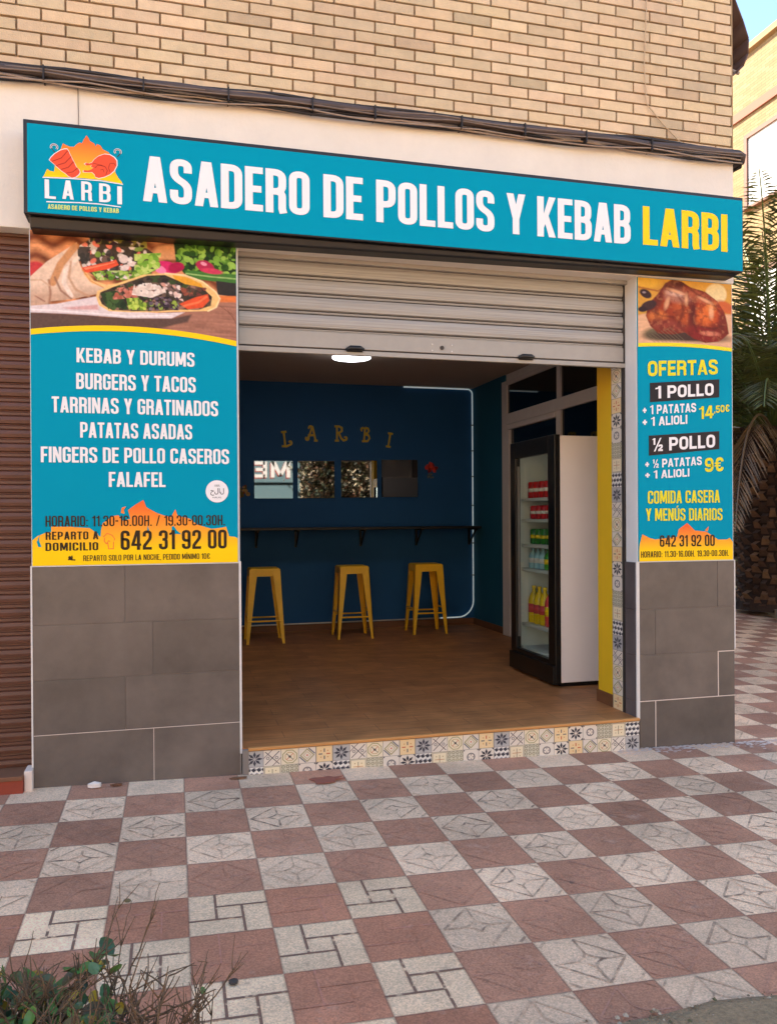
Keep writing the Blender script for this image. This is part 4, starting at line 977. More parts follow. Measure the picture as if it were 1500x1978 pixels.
# ------------------------------------------------------------------ neighbour's brown shutter on the left
ns = thing("brown_shutter", "closed brown roller shutter of the shop next door, at the left edge", "shutter")
p = MB(); z = .10; NY = .10
while z < 3.06:
    pr = [(NY,z),(NY-.014,z+.004),(NY-.018,z+.022),(NY-.014,z+.040),(NY-.004,z+.046),(NY-.010,z+.050),(NY-.010,z+.064),(NY-.002,z+.069),(NY,z+.076)]
    for a in range(len(pr)-1):
        p.add([(-1.9,pr[a][0],pr[a][1]),(-.2,pr[a][0],pr[a][1]),(-.2,pr[a+1][0],pr[a+1][1]),(-1.9,pr[a+1][0],pr[a+1][1])], [(0,1,2,3)])
    z += .076
p.build("slats", "brown_slat", ns)
p = MB(); p.box(-1.9, -.2365, -.092, .32, .078, .102); p.build("ledge", "brown_ledge", ns, bevel=.004)
p = MB(); p.box(-1.9, -.2365, -.085, .32, -.2, .078); p.build("red_base", "red_base", ns)

# ------------------------------------------------------------------ cables along the plaster band
cb = thing("cable_bundle", "sagging bundle of black cables clipped along the facade above the sign", "cables")
def sag(x, z0, z1, dep, ph): 
    t = (x+2.2)/6.45; return z0+(z1-z0)*t-dep*abs(math.sin(x*2.7+ph))
for k, (y, za, zb, dep, ph_, r, mt) in enumerate(((-.030,3.918,3.958,.010,0,.011,"cable"),(-.034,3.904,3.944,.012,.8,.011,"cable"),(-.044,3.882,3.928,.006,1.6,.023,"cable_mid"),(-.060,3.896,3.936,.020,.4,.006,"cable_grey"),(-.030,3.856,3.898,.014,2.2,.010,"cable"),(-.040,3.846,3.890,.024,1.1,.006,"cable_light"),(-.058,3.846,3.886,.028,2.9,.005,"cable_light"),(-.036,3.834,3.878,.016,3.3,.008,"cable"),(-.066,3.874,3.914,.018,.2,.005,"cable_grey"))):
    p = MB(); pts = []
    for i in range(66):
        x = -2.2+i*.1
        pts.append((x, y+.006*math.sin(x*3+k), sag(x, za, zb, dep, ph_)+.004*math.sin(x*7.3+k*2)))
    ex = pts[-1][2]
    if k in (0, 2, 4): pts += [(4.31, y-.01, ex-.012), (4.335, y+.03, ex-.03), (4.325, y+.12, ex-.03), (4.305, .4, ex-.03), (4.30, 2.0, ex-.02)]
    p.tube(pts, r, 8); p.build("cable", mt, cb, smooth=True)
for i in range(13):
    x = -1.9+i*.46+rnd.uniform(-.05,.05); f_ = (x+2.2)/6.45; p = MB(); p.box(x-.004, x+.004, -.079, -.004, 3.828+.042*f_, 3.906+.038*f_); p.build("clip", "cable", cb)
p = MB(); p.tube([(3.62,-.012,5.6),(3.61,-.012,5.0),(3.60,-.012,4.75),(3.585,-.012,4.45),(3.60,-.012,4.2),(3.72,-.012,4.08),(3.86,-.02,3.96)], .004, 6); o = p.build("wall_cable", "cable_pale", None); tag(o, "thin pale cable hanging down the brick wall to the black cables", "cable")
p = MB(); p.tube([(.06,-.010,3.85),(.062,-.010,3.7),(.06,-.010,3.57)], .002, 6); o = p.build("wall_cable", "cable_grey"); tag(o, "short thin grey wire running down the plaster to the sign's logo end", "cable")

# ------------------------------------------------------------------ inside the shop
# bar shelf
sh = thing("bar_shelf", "long narrow black bar shelf on brackets along the navy back wall", "shelf")
p = MB(); p.box(.2, XW-.05, 4.36, YB-.003, 1.335, 1.365); p.build("shelf_board", "shelf_black", sh, bevel=.003)
for bx in (.9, 1.50, 1.965, 2.75, 3.45, 4.14):
    p = MB(); p.box(bx-.012, bx+.012, YB-.03, YB-.003, 1.13, 1.335); p.box(bx-.012, bx+.012, 4.44, YB-.03, 1.318, 1.335)
    p.hexa([(bx-.008,YB-.05,1.15),(bx+.008,YB-.05,1.15),(bx+.008,YB-.03,1.15),(bx-.008,YB-.03,1.15)], [(bx-.008,4.47,1.318),(bx+.008,4.47,1.318),(bx+.008,4.50,1.318),(bx-.008,4.50,1.318)])
    p.build("bracket", "shelf_black", sh)
# stools
def make_stool():
    t = thing("bar_stool", "x", "stool", (0,0,ZF), "yellow metal stools along the bar shelf")
    H = .80; st, sb_ = .158, .205
    p = MB(); p.box(-st, st, -st, st, H-.022, H); p.build("seat", "stool_yellow", t, bevel=.010)
    p = MB()
    for a, b_ in (((-st,-st),(st,-st)),((st,-st),(st,st)),((st,st),(-st,st)),((-st,st),(-st,-st))):
        d = Vector((b_[0]-a[0], b_[1]-a[1])).normalized(); n = Vector((d.y,-d.x))
        q = [Vector(a), Vector(b_), Vector(b_)+n*.006, Vector(a)+n*.006]
        p.hexa([(v.x,v.y,H-.085) for v in q], [(v.x,v.y,H-.012) for v in q])
    p.build("apron", "stool_yellow", t)
    for sx_, sy_ in ((-1,-1),(1,-1),(1,1),(-1,1)):
        p = MB(); wt, wb = .085, .028
        # folded sheet leg: an angle section tapering to the foot
        for ax in (0, 1):
            top = [(0,0),(wt,0),(wt,.006),(0,.006)]; bot = [(0,0),(wb,0),(wb,.006),(0,.006)]
            def tr(q, o):
                a, c_ = (q[0], q[1]) if ax == 0 else (q[1], q[0]); return (sx_*(o-a), sy_*(o-c_))
            bq = [tr(q, sb_) for q in bot]; tq = [tr(q, st+.006) for q in top]
            bb = [(x, y, 0.0) for x, y in bq]; tt = [(x, y, H-.03) for x, y in tq]
            mid = .40; mm = [((b0[0]*(1-mid)+t0[0]*mid), (b0[1]*(1-mid)+t0[1]*mid), (H-.03)*mid) for b0, t0 in zip(bb, tt)]
            if (sx_*sy_ > 0) == (ax == 0): p.hexa(bb, tt)
            else: p.hexa(bb[::-1], tt[::-1])
        p.build("leg", "stool_yellow", t)
    p = MB(); z = .24; o_ = st+(sb_-st)*(1-z/H)
    for a, b_, zz in (((-1,-1),(1,-1),z),((1,-1),(1,1),z+.05),((1,1),(-1,1),z),((-1,1),(-1,-1),z+.05)):
        o_ = st+(sb_-st)*(1-zz/H)-.004
        p.tube([(a[0]*o_,a[1]*o_,zz),(b_[0]*o_,b_[1]*o_,zz)], .009, 6)
    p.build("foot_rail", "stool_yellow", t)
    return t
def copy_tree(o, parent=None):
    c_ = o.copy(); C.objects.link(c_)
    if parent: c_.parent = parent
    for ch in list(o.children): copy_tree(ch, c_)
    return c_
spots = [(1.510,4.035,-.02,"yellow metal bar stool beside the grey-tiled pillar, under the first mirror"),(2.505,4.10,-.03,"yellow metal bar stool in the middle, between two others under the shelf"),(3.405,4.20,-.045,"yellow metal bar stool nearest the white light strip's upright")]
s0 = make_stool(); srcs = [s0]+[copy_tree(s0) for _ in spots[1:]]
for o, (x, y, rz, lb) in zip(srcs, spots):
    o.location = (x, y, ZF); o.rotation_euler = (0, 0, rz); o['label'] = lb
# mirrors
MTILT = -3.0
MZ = [(1.484,1.934,1.706,2.148,"leftmost square mirror on the back wall, showing a pale sign"),(1.994,2.434,1.711,2.153,"second square mirror from the left, showing foliage beside a pale one"),(2.518,2.957,1.718,2.164,"third square mirror from the left, below the yellow letter R"),(3.019,3.469,1.724,2.177,"rightmost square mirror, next to the red wall sticker")]
for x0, x1, z0, z1, lb in MZ:
    t = thing("wall_mirror", lb, "mirror", ((x0+x1)/2, YB-.016, z0), group="row of square mirrors on the back wall"); hw = (x1-x0)/2
    t.rotation_euler = (0, 0, R_(MTILT))
    p = MB(); p.box(-hw, hw, -.001, .003, 0, z1-z0); p.build("backing", "shelf_black", t)
    p = MB(); p.box(-hw+.001, hw-.001, -.005, -.0015, .001, z1-z0-.001); p.build("mirror_glass", "mirror", t)
# wall letters with curled feet
def curl(cx, cz, r, a0, a1, n=10): return [(cx+r*(1-.45*k/n)*math.cos(a0+(a1-a0)*k/n), cz+r*(1-.45*k/n)*math.sin(a0+(a1-a0)*k/n)) for k in range(n+1)]
GL = {
 'L': [[(.35,1.0),(.35,.1)],[(.15,1.0),(.55,1.0)],[(.1,.06),(.45,.02),(.75,.12)],curl(.74,.24,.13,-1.5,2.8)],
 'A': [[(.62,1.0),(.80,.02)],[(.62,1.0),(.42,.55),(.22,.18)],[(.25,.40),(.72,.40)],[(.68,.02),(.95,.02)],curl(.16,.20,.14,1.2,-4.2),curl(.45,.88,.16,.2,3.6)],
 'R': [[(.28,1.0),(.28,.02)],[(.1,1.0),(.45,1.0),(.66,.9),(.66,.68),(.45,.56),(.28,.56)],[(.42,.56),(.60,.2),(.78,.04),(.95,.08)],[(.12,.02),(.44,.02)],curl(.93,.19,.12,-1.5,2.6)],
 'B': [[(.38,1.0),(.38,.02)],[(.38,1.0),(.62,.96),(.70,.8),(.60,.62),(.38,.55)],[(.38,.55),(.70,.48),(.80,.28),(.66,.06),(.22,.02)],curl(.18,.84,.14,.6,4.6)],
 'I': [[(.5,1.0),(.5,.02)],[(.3,1.0),(.72,1.0)],[(.3,.02),(.70,.02)]]}
for ch, cx, cz, h_, rot in (('L',1.865,2.405,.175,6),('A',2.160,2.475,.175,3),('R',2.505,2.482,.175,0),('B',2.828,2.475,.170,-5),('I',3.118,2.415,.165,-10)):
    p = MB(); ca, sa = math.cos(R_(rot)), math.sin(R_(rot)); lk = 0
    for ln in GL[ch]:
        lk += 1
        for q in strip(ln, False, .14):
            qq = []
            for a, b_ in q:
                a = (a-.5)*h_*.9; b_ = (b_-.5)*h_; qq.append((cx+a*ca-b_*sa, cz+a*sa+b_*ca))
            p.wall(qq, YB-.012-.0002*lk)
    o = p.build("wall_letter", "letter_yellow"); tag(o, f"curly yellow letter {ch} on the navy back wall above the mirrors", "letter", "yellow letters spelling LARBI on the back wall")
    sm = o.modifiers.new("thick", 'SOLIDIFY'); sm.thickness = .008; sm.offset = -1
# wall stickers
def sticker(name, cx, cz, s, cols, label, seed):
    rr = random.Random(seed); p = MB()
    for k in range(26):
        a = rr.uniform(0, 6.3); d = rr.uniform(0, 1)**.6*s; r = rr.uniform(.012, .03)*s/.09
        x, z = cx+d*math.cos(a), cz+d*.75*math.sin(a); n = 7; t0 = rr.uniform(0, 6)
        p.wall([(x+r*math.cos(t0+6.283*i/n)*rr.uniform(.6,1.2), z+r*math.sin(t0+6.283*i/n)*rr.uniform(.6,1.2)) for i in range(n)], YB-.0035-.0001*k, 0, rr.choice(cols))
    o = p.build(name, "print"); tag(o, label, "sticker")
sticker("wall_sticker", 3.655, 2.085, .095, [rgb(150,40,36), rgb(190,60,50), rgb(120,30,30)], "red food sticker on the back wall right of the mirrors", 3)
sticker("wall_sticker", 3.640, 1.985, .045, [rgb(70,80,84), rgb(100,100,96)], "small grey caption sticker below the red food sticker", 4)
sticker("wall_sticker", 1.335, 1.780, .105, [rgb(150,110,60), rgb(120,60,40), rgb(90,80,40), rgb(160,130,80)], "brown burger sticker half hidden behind the left pillar", 5)
# led strip round the back wall
p = MB(); yl = YB-.022
pts = [(3.30,yl,3.068),(3.8,yl,3.068),(4.15,yl,3.066)]
for k in range(7): t = math.pi/2*(1-k/6); pts.append((4.13+.06*math.cos(t), yl, 3.006+.06*math.sin(t)))
pts += [(4.19,yl,2.0),(4.19,yl,.55)]
for k in range(9): t = -math.pi/2*k/8; pts.append((3.99+.20*math.cos(t), yl, .43+.20*math.sin(t)))
pts += [(3.75,yl,.229)]
p.tube(pts, .0085, 8); o = thing("light_strip", "", "light strip"); p.build("lit_tube", "led", o, smooth=True)
p = MB(); p.tube([(3.75,yl,.229),(2.4,yl,.226),(1.0,yl,.224),(.2,yl,.224)], .008, 8); p.build("unlit_tube", "white_trim", o, smooth=True)
for z in (.75,1.15,1.62,1.98,2.3,2.62):
    p = MB(); p.box(4.175, 4.205, yl-.013, YB-.002, z-.006, z+.006); p.build("clip", "shelf_black", o)
tag(o, "thin white light strip running round the edge of the navy back wall", "light strip")
# ceiling lamp
lm = thing("ceiling_lamp", "round white ceiling lamp glowing just below the shutter edge", "lamp", (2.225, 2.80, 0))
p = MB(); p.lathe(0, 0, [(.05,3.078),(.05,3.036),(.13,3.030),(.13,3.018)], 20); p.build("mount", "steel_dark", lm, smooth=True)
p = MB(); p.lathe(0, 0, [(.165,3.018),(.185,3.012),(.182,3.002),(.13,2.992),(.01,2.988)], 28); p.build("diffuser", "lamp_glow", lm, smooth=True)

# ------------------------------------------------------------------ fridge
fr = thing("drinks_fridge", "tall white display fridge with black frame and glass door facing left", "fridge")
FX, FXB, FY0, FY1, FT = 3.43, 4.08, 1.0, 1.83, 2.105
p = MB(); th = .045; xi = FX+.05
p.box(xi, FXB, FY0, FY0+th, ZF+.03, FT); p.box(xi, FXB, FY1-th, FY1, ZF+.03, FT); p.box(FXB-th, FXB, FY0+th, FY1-th, ZF+.03, FT)
p.box(xi, FXB-th, FY0+th, FY1-th, FT-.05, FT); p.box(xi, FXB-th, FY0+th, FY1-th, ZF+.03, ZF+.20); p.build("cabinet", "fridge_white", fr, bevel=.006)
p = MB(); e = .003
p.box(xi+.002, FXB-th-.001, FY1-th-e, FY1-th-.0005, ZF+.201, FT-.051); p.box(xi+.002, FXB-th-.001, FY0+th+.0005, FY0+th+e, ZF+.201, FT-.051); p.box(FXB-th-e, FXB-th-.0005, FY0+th+e, FY1-th-e, ZF+.201, FT-.051); p.box(xi+.002, FXB-th-e, FY0+th+e, FY1-th-e, ZF+.2005, ZF+.204); p.build("liner", "fridge_inside", fr)
p = MB()
p.box(FX, xi-.001, FY0-.006, FY0+.115, ZF+.02, FT+.008); p.box(FX, xi-.001, FY1-.10, FY1+.006, ZF+.02, FT+.008)
p.box(FX, xi-.001, FY0+.115, FY1-.10, FT-.13, FT+.008); p.box(FX, xi-.001, FY0+.115, FY1-.10, ZF+.02, ZF+.20)
p.box(FX-.02, xi, FY0-.004, FY1+.004, ZF+.02, ZF+.165); p.build("door_frame", "fridge_black", fr, bevel=.005)
p = MB(); p.box(xi+.01, FXB-.02, FY0+.01, FY1-.01, ZF, ZF+.03); p.build("plinth", "fridge_black", fr)
p = MB(); p.box(FX+.018, FX+.024, FY0+.115, FY1-.10, ZF+.20, FT-.13)
m = mat("door_glass", (1,1,1,1), 0.0); nt = m.node_tree; nt.nodes.remove(nt.nodes["Principled BSDF"])
tr_ = nt.nodes.new("ShaderNodeBsdfTransparent"); tr_.inputs[0].default_value = (.88,.92,.9,1); gl = nt.nodes.new("ShaderNodeBsdfGlossy"); gl.inputs["Roughness"].default_value = .02
fn = nt.nodes.new("ShaderNodeFresnel"); fn.inputs[0].default_value = 1.3; ms = nt.nodes.new("ShaderNodeMixShader")
gm = nt.nodes.new("ShaderNodeNewGeometry"); sb2 = nt.nodes.new("ShaderNodeMath"); sb2.operation = 'SUBTRACT'; sb2.inputs[0].default_value = 1.0; ml = nt.nodes.new("ShaderNodeMath"); ml.operation = 'MULTIPLY'
nt.links.new(gm.outputs["Backfacing"], sb2.inputs[1]); nt.links.new(sb2.outputs[0], ml.inputs[0]); nt.links.new(fn.outputs[0], ml.inputs[1])
nt.links.new(ml.outputs[0], ms.inputs[0]); nt.links.new(tr_.outputs[0], ms.inputs[1]); nt.links.new(gl.outputs[0], ms.inputs[2]); nt.links.new(ms.outputs[0], nt.nodes["Material Output"].inputs[0])
p.build("door_glass", "door_glass", fr)
p = MB(); p.box(FX-.022, FX-.004, FY1-.20, FY1-.185, .45, 1.9); p.build("door_handle", "handle", fr)
p = MB(); p.box(xi+.004, xi+.016, FY0+th+.006, FY0+th+.02, ZF+.25, FT-.10); p.build("fridge_lamp", "fridge_led", fr)
SHZ = [1.63, 1.45, 1.235, 1.025, .55]
for z in SHZ:
    p = MB(); p.box(xi+.03, FXB-th-.004, FY0+th+.004, FY1-th-.004, z-.026, z); p.build("shelf", "fridge_inside", fr, bevel=.002)
def can(mt, x, y, z, r, h, label, group):
    t = thing("drink_can", label, "drink can", (x, y, z), group)
    p = MB(); p.lathe(0, 0, [(r*.8,0),(r,.006),(r,h-.012),(r*.82,h-.003),(r*.8,h)], 14); p.build("can_body", mt, t, smooth=True)
    p = MB(); p.lathe(0, 0, [(r*1.01,h*.38),(r*1.01,h*.60)], 14); p.build("label_band", {"can_red": "white_trim", "can_green": "bottle_yellow", "can_tan": "can_red"}[mt], t, smooth=True)
    p = MB(); p.lathe(0, 0, [(r*.80,h-.002),(r*.80,h+.002)], 14); p.build("lid", "handle", t)
def bottle(mt, cap, x, y, z, r, h, label, group):
    t = thing("drink_bottle", label, "bottle", (x, y, z), group)
    p = MB(); p.lathe(0, 0, [(r*.85,0),(r,.008),(r,h*.62),(r*.75,h*.74),(r*.32,h*.86),(r*.32,h*.94)], 14); p.build("bottle_body", mt, t, smooth=True)
    p = MB(); p.lathe(0, 0, [(r*.38,h*.935),(r*.38,h)], 12); p.build("cap", cap, t)
    p = MB(); p.lathe(0, 0, [(r*1.012,h*.28),(r*1.012,h*.52)], 14); p.build("label_band", {"bottle_yellow": "bottle_pink", "bottle_water": "white_trim", "bottle_green": "bottle_yellow", "bottle_dark": "can_red", "bottle_pink": "bottle_yellow"}[mt], t, smooth=True)
for k in range(6):
    for rr_ in range(2):
        can("can_red" if k > 1 else "can_tan", FX+.16+rr_*.09, FY0+.23+k*.10, SHZ[0]+.001, .036, .14, "red drink can on the fridge's top shelf" if k > 1 else "tan drink can at the near end of the fridge's top shelf", "cans on the fridge's top shelf")
        can("can_red", FX+.16+rr_*.09, FY0+.19+k*.10, SHZ[1]+.001, .036, .115, "red drink can on the fridge's second shelf from the top", "red cans on the second shelf")
        can("can_green", FX+.16+rr_*.09, FY0+.19+k*.10, SHZ[2]+.001, .037, .13, "green drink can on the fridge's middle shelf", "green cans on the middle shelf")
        if k < 3: bottle("bottle_green", "bottle_green", FX+.16+rr_*.09, FY0+.20+k*.11, SHZ[3]+.001, .040, .17, "green and yellow bottle on the fridge's fourth shelf", "green bottles on the fourth shelf")
        else: bottle("bottle_water", "bottle_water", FX+.16+rr_*.09, FY0+.22+k*.10, SHZ[3]+.001, .036, .17, "clear water bottle on the fridge's fourth shelf", "water bottles on the fourth shelf")
    if k < 2: bottle("bottle_dark", "cap_red", FX+.17, FY0+.19+k*.105, SHZ[4]+.001, .050, .33, "dark cola bottle at the near end of the fridge's lowest shelf", "bottles on the lowest shelf")
    elif k < 3: bottle("bottle_pink", "cap_red", FX+.17, FY0+.20+k*.105, SHZ[4]+.001, .050, .32, "pink bottle on the fridge's lowest shelf", "bottles on the lowest shelf")
    else: bottle("bottle_yellow", "bottle_yellow", FX+.17, FY0+.20+k*.105, SHZ[4]+.001, .050, .32, "yellow bottle on the fridge's lowest shelf", "bottles on the lowest shelf")

# ------------------------------------------------------------------ right edge: blind, palm, kerb, far building
bl = thing("rolled_blind", "brown curved awning blind hanging off the building's side wall at top right", "awning")
p = MB(); prof = [(4.34,6.2),(4.44,5.6),(4.52,5.25),(4.60,5.08),(4.645,4.96),(4.64,4.85),(4.60,4.76),(4.54,4.70),(4.44,4.655),(4.36,4.60)]
for a in range(len(prof)-1):
    p.add([(prof[a][0],.30,prof[a][1]),(prof[a][0],1.7,prof[a][1]),(prof[a+1][0],1.7,prof[a+1][1]),(prof[a+1][0],.30,prof[a+1][1])], [(0,1,2,3)])
o = p.build("fabric", "brown_blind", bl, smooth=True); sm = o.modifiers.new("thick", 'SOLIDIFY'); sm.thickness = .012
p = MB(); p.tube([(4.285,.34,4.74),(4.45,.34,4.75),(4.60,.34,4.72)], .012, 8); p.tube([(4.285,1.6,4.74),(4.45,1.6,4.75),(4.60,1.6,4.72)], .012, 8); p.build("arm", "steel_plain", bl)
p = MB(); p.box(4.281, 4.335, .12, .27, 4.50, 7.0); o = p.build("blind_casing", "tan_strip", bl)

kb = MB()
kp = [(13.5,13.5),(11.9,10.2),(10.6,8.0),(9.75,6.55),(9.05,5.3),(8.75,4.75),(8.4,3.9),(8.2,3.0),(8.1,1.0),(8.1,-3)]
kp = [(x+.12, y-.1) for x, y in kp]
for a in range(len(kp)-1):
    p0, p1 = Vector(kp[a]), Vector(kp[a+1]); d = (p1-p0).normalized(); n = Vector((-d.y, d.x))*.14
    if n.x < 0: n = -n
    q = [p0, p1, p1+n, p0+n]
    kb.hexa([(v.x, v.y, gz(v.x, v.y)-.05) for v in q][::-1], [(v.x, v.y, gz(v.x, v.y)+.13) for v in q][::-1])
kb.build("kerb", "kerb_stone", kind="structure")
bd = MB()
pts = [(x+.13, y) for x, y in kp]
for a in range(len(pts)-1):
    bd.add([(pts[a][0],pts[a][1],gz(*pts[a])+.09),(pts[a+1][0],pts[a+1][1],gz(*pts[a+1])+.09),(pts[a+1][0]+9,pts[a+1][1]+1,gz(*pts[a+1])+.12),(pts[a][0]+9,pts[a][1]+1,gz(*pts[a])+.12)], [(3,2,1,0)])
bd.build("planting_bed", "soil", kind="structure")

def palm(cx, cy, zb, ht, rad, nf, flen, seed, label):
    rr = random.Random(seed); t = thing("palm_tree", label, "palm", (cx, cy, zb))
    p = MB(); rows = int(ht/.085)
    prof = [(rad*1.15,0),(rad*1.0,.25),(rad*.95,ht*.5),(rad*1.1,ht*.85),(rad*.7,ht)]
    p.lathe(0, 0, prof, 24, 0, rgb(52,38,30))
    for j in range(rows):
        z = j*.085; rr0 = rad*(1.02 if z < ht*.6 else 1.02+.15*(z-ht*.6)/(ht*.4))
        for k in range(15):
            a = 2*math.pi*(k+.5*(j % 2))/15+rr.uniform(-.06,.06); w_ = rr.uniform(.055,.085); out = rr.uniform(.03,.12)+.10*z/ht
            ca, sa = math.cos(a), math.sin(a); tx, ty = -sa, ca
            b_ = [(ca*rr0+tx*w_*s_, sa*rr0+ty*w_*s_, z) for s_ in (-1, 1)]; m_ = [(ca*(rr0+out)+tx*w_*.6*s_, sa*(rr0+out)+ty*w_*.6*s_, z+.10) for s_ in (-1, 1)]
            u_ = [(ca*(rr0*.98)+tx*w_*.6*s_, sa*(rr0*.98)+ty*w_*.6*s_, z+.14) for s_ in (-1, 1)]
            g = rr.choice([(84,62,48),(64,46,36),(104,78,58),(70,52,42),(120,92,66)])
            p.add(b_+m_+u_, [(0,1,3,2),(2,3,5,4)], 0, rgb(*g))
    p.build("trunk", "palm_trunk", t)
    q = MB()
    for f in range(nf):
        az = 2.399*f+rr.uniform(-.2,.2); el = R_(86-90*(f/nf)**1.0+rr.uniform(-6,6)); L = flen*rr.uniform(.85,1.08)
        bend_ = rr.uniform(.7,1.15)+.3*(f/nf); pos = Vector((.12*math.cos(az), .12*math.sin(az), ht-.05)); seg = 22; pth = []
        old = f > nf*.86
        for k in range(seg+1):
            pth.append(pos.copy()); e_ = el-bend_*(k/seg)**1.5
            pos = pos+Vector((math.cos(az)*math.cos(e_), math.sin(az)*math.cos(e_), math.sin(e_)))*L/seg
        g0 = (100,78,48) if old else (92,112,56)
        q.tube([tuple(x) for x in pth], [.022*(1-.85*k/seg)+.003 for k in range(seg+1)], 5, 0, rgb(*g0))
        nl = 58; side = Vector((-math.sin(az), math.cos(az), 0))
        for k in range(nl):
            u = .12+.87*k/nl; i = min(int(u*seg), seg-1); fpos = pth[i].lerp(pth[i+1], u*seg-i); d = (pth[i+1]-pth[i]).normalized(); upv = side.cross(d).normalized()
            ll = .52*(math.sin(math.pi*min(1, .18+.80*u))**.7)*rr.uniform(.85,1.1)*flen/3.6
            for s_ in (-1, 1):
                dr = (d*rr.uniform(.55,.85)+side*s_*rr.uniform(.75,1)+upv*rr.uniform(.05,.45)).normalized()
                if old: dr = (dr+Vector((0,0,-.8))).normalized()
                tip = fpos+dr*ll+Vector((0,0,-.10*ll)); mid = fpos+dr*ll*.5; wv = d.cross(dr).cross(dr).normalized()*.016
                v_ = rr.uniform(.75,1.2); g = (92*v_,72*v_,44*v_) if old else (86*v_,94*v_,44*v_)
                q.add([tuple(fpos), tuple(mid+wv), tuple(tip), tuple(mid-wv)], [(0,1,2,3)], 0, rgb(*[min(255,c_) for c_ in g]))
    q.build("crown", "palm_leaf", t)
    return t
palm(9.75, 6.0, gz(9.75,6)+.08, 2.85, .54, 100, 4.25, 5, "stout date palm with shaggy dark trunk beside the building's right corner")
palm(12.4, 10.2, gz(12.4,10)+.08, 3.0, .5, 46, 3.6, 9, "second date palm farther back, behind the stout one")
def bush(name, cx, cy, zb, w_, d_, h_, n, ls, cols, label, cat, seed, group=None):
    rr = random.Random(seed); t = thing(name, label, cat, (cx, cy, zb), group); q = MB(); st_ = MB()
    for k in range(7):
        a = rr.uniform(0, 6.28); st_.tube([(0,0,-.05),(.2*w_*math.cos(a),.2*d_*math.sin(a),h_*.4),(.36*w_*math.cos(a),.36*d_*math.sin(a),h_*.75)], [.03,.02,.008], 5)
    cl_ = [(rr.uniform(-.5,.5)*w_, rr.uniform(-.5,.5)*d_, rr.uniform(.12,.95)*h_, rr.uniform(.14,.3)*min(w_, h_)) for _ in range(max(14, n//160))]
    for k in range(n):
        c_ = rr.choice(cl_); v = Vector((rr.gauss(0,1), rr.gauss(0,1), rr.gauss(0,1))).normalized()*c_[3]*rr.uniform(.5,1.05)
        P = Vector(c_[:3])+v; P.z = max(P.z, .02); a = Vector((rr.gauss(0,1), rr.gauss(0,1), rr.gauss(0,.7))).normalized(); b_ = a.orthogonal().normalized(); s_ = ls*rr.uniform(.6,1.3)
        v_ = rr.uniform(.7,1.25); g = rr.choice(cols)
        q.add([tuple(P), tuple(P+a*s_*.5+b_*s_*.28), tuple(P+a*s_), tuple(P+a*s_*.5-b_*s_*.28)], [(0,1,2,3)], 0, rgb(*[min(255, x*v_) for x in g]))
    st_.build("stem", "bark", t); q.build("foliage", "leaf", t); return t
G1 = [(48,68,34),(62,84,40),(40,56,30),(80,96,46)]
bush("hedge_bush", 11.4, 8.4, gz(11,8)+.08, 2.2, 2.0, 2.3, 5200, .13, G1, "dark leafy bush behind the stout palm's trunk", "bush", 21)
bush("hedge_bush", 12.8, 12.6, gz(12,12)+.08, 2.6, 2.4, 3.0, 5200, .15, G1, "tall dark bush farthest back, against the sunlit building", "bush", 22)
bush("hedge_bush", 11.6, 5.2, gz(11,5)+.08, 2.2, 2.4, 2.0, 4200, .13, G1, "dark bush right of the stout palm", "bush", 23)
# far sunlit building
fb = thing("apartment_building", "sunlit yellow brick building in the background at the right edge", "building")
FXW = 14.0
m = mat("far_brickwork", rgb(150,126,90), 0.9); nt = m.node_tree; b = nt.nodes["Principled BSDF"]
tc = nt.nodes.new("ShaderNodeTexCoord"); sp = nt.nodes.new("ShaderNodeSeparateXYZ"); cm = nt.nodes.new("ShaderNodeCombineXYZ"); br = nt.nodes.new("ShaderNodeTexBrick")
nt.links.new(tc.outputs["Object"], sp.inputs[0]); nt.links.new(sp.outputs["Y"], cm.inputs[0]); nt.links.new(sp.outputs["Z"], cm.inputs[1]); nt.links.new(cm.outputs[0], br.inputs[0])
br.inputs["Scale"].default_value = 1; br.inputs["Brick Width"].default_value = .25; br.inputs["Row Height"].default_value = .07; br.inputs["Mortar Size"].default_value = .006
br.inputs["Color1"].default_value = rgb(150,126,88); br.inputs["Color2"].default_value = rgb(134,108,72); br.inputs["Mortar"].default_value = rgb(108,88,62); nt.links.new(br.outputs[0], b.inputs["Base Color"])
p = MB(); p.box(FXW, FXW+14, -1, 34, -.3, 12.55); p.build("wall", "far_brickwork", fb)
p = MB(); p.box(FXW-.06, FXW, -1, 34, 11.06, 11.27); p.build("band", "pink_band", fb)
p = MB(); p.box(FXW-.12, FXW+14.1, -1.1, 34.1, 12.551, 12.70); p.build("parapet", "brick_far", fb)
for y1 in (11.78, 7.4, 17.2, 22.6):
    for zt in (10.60, 7.3, 4.0):
        p = MB(); y0, z0 = y1-2.6, zt-1.75
        p.box(FXW-.07, FXW, y0, y0+.1, z0, zt); p.box(FXW-.07, FXW, y1-.1, y1, z0, zt); p.box(FXW-.07, FXW, y0+.1, y1-.1, zt-.1, zt); p.box(FXW-.12, FXW, y0-.05, y1+.05, z0-.06, z0); p.box(FXW-.055, FXW, (y0+y1)/2-.04, (y0+y1)/2+.04, z0, zt-.1)
        o = p.build("window", "window_frame_brown", fb)
        p = MB(); z = z0
        while z < zt-.12: p.add([(FXW-.030,y0+.1,z),(FXW-.030,y1-.1,z),(FXW-.022,y1-.1,z+.05),(FXW-.022,y0+.1,z+.05)], [(3,2,1,0)]); z += .05
        p.build("roller_blind", "window_white", o)
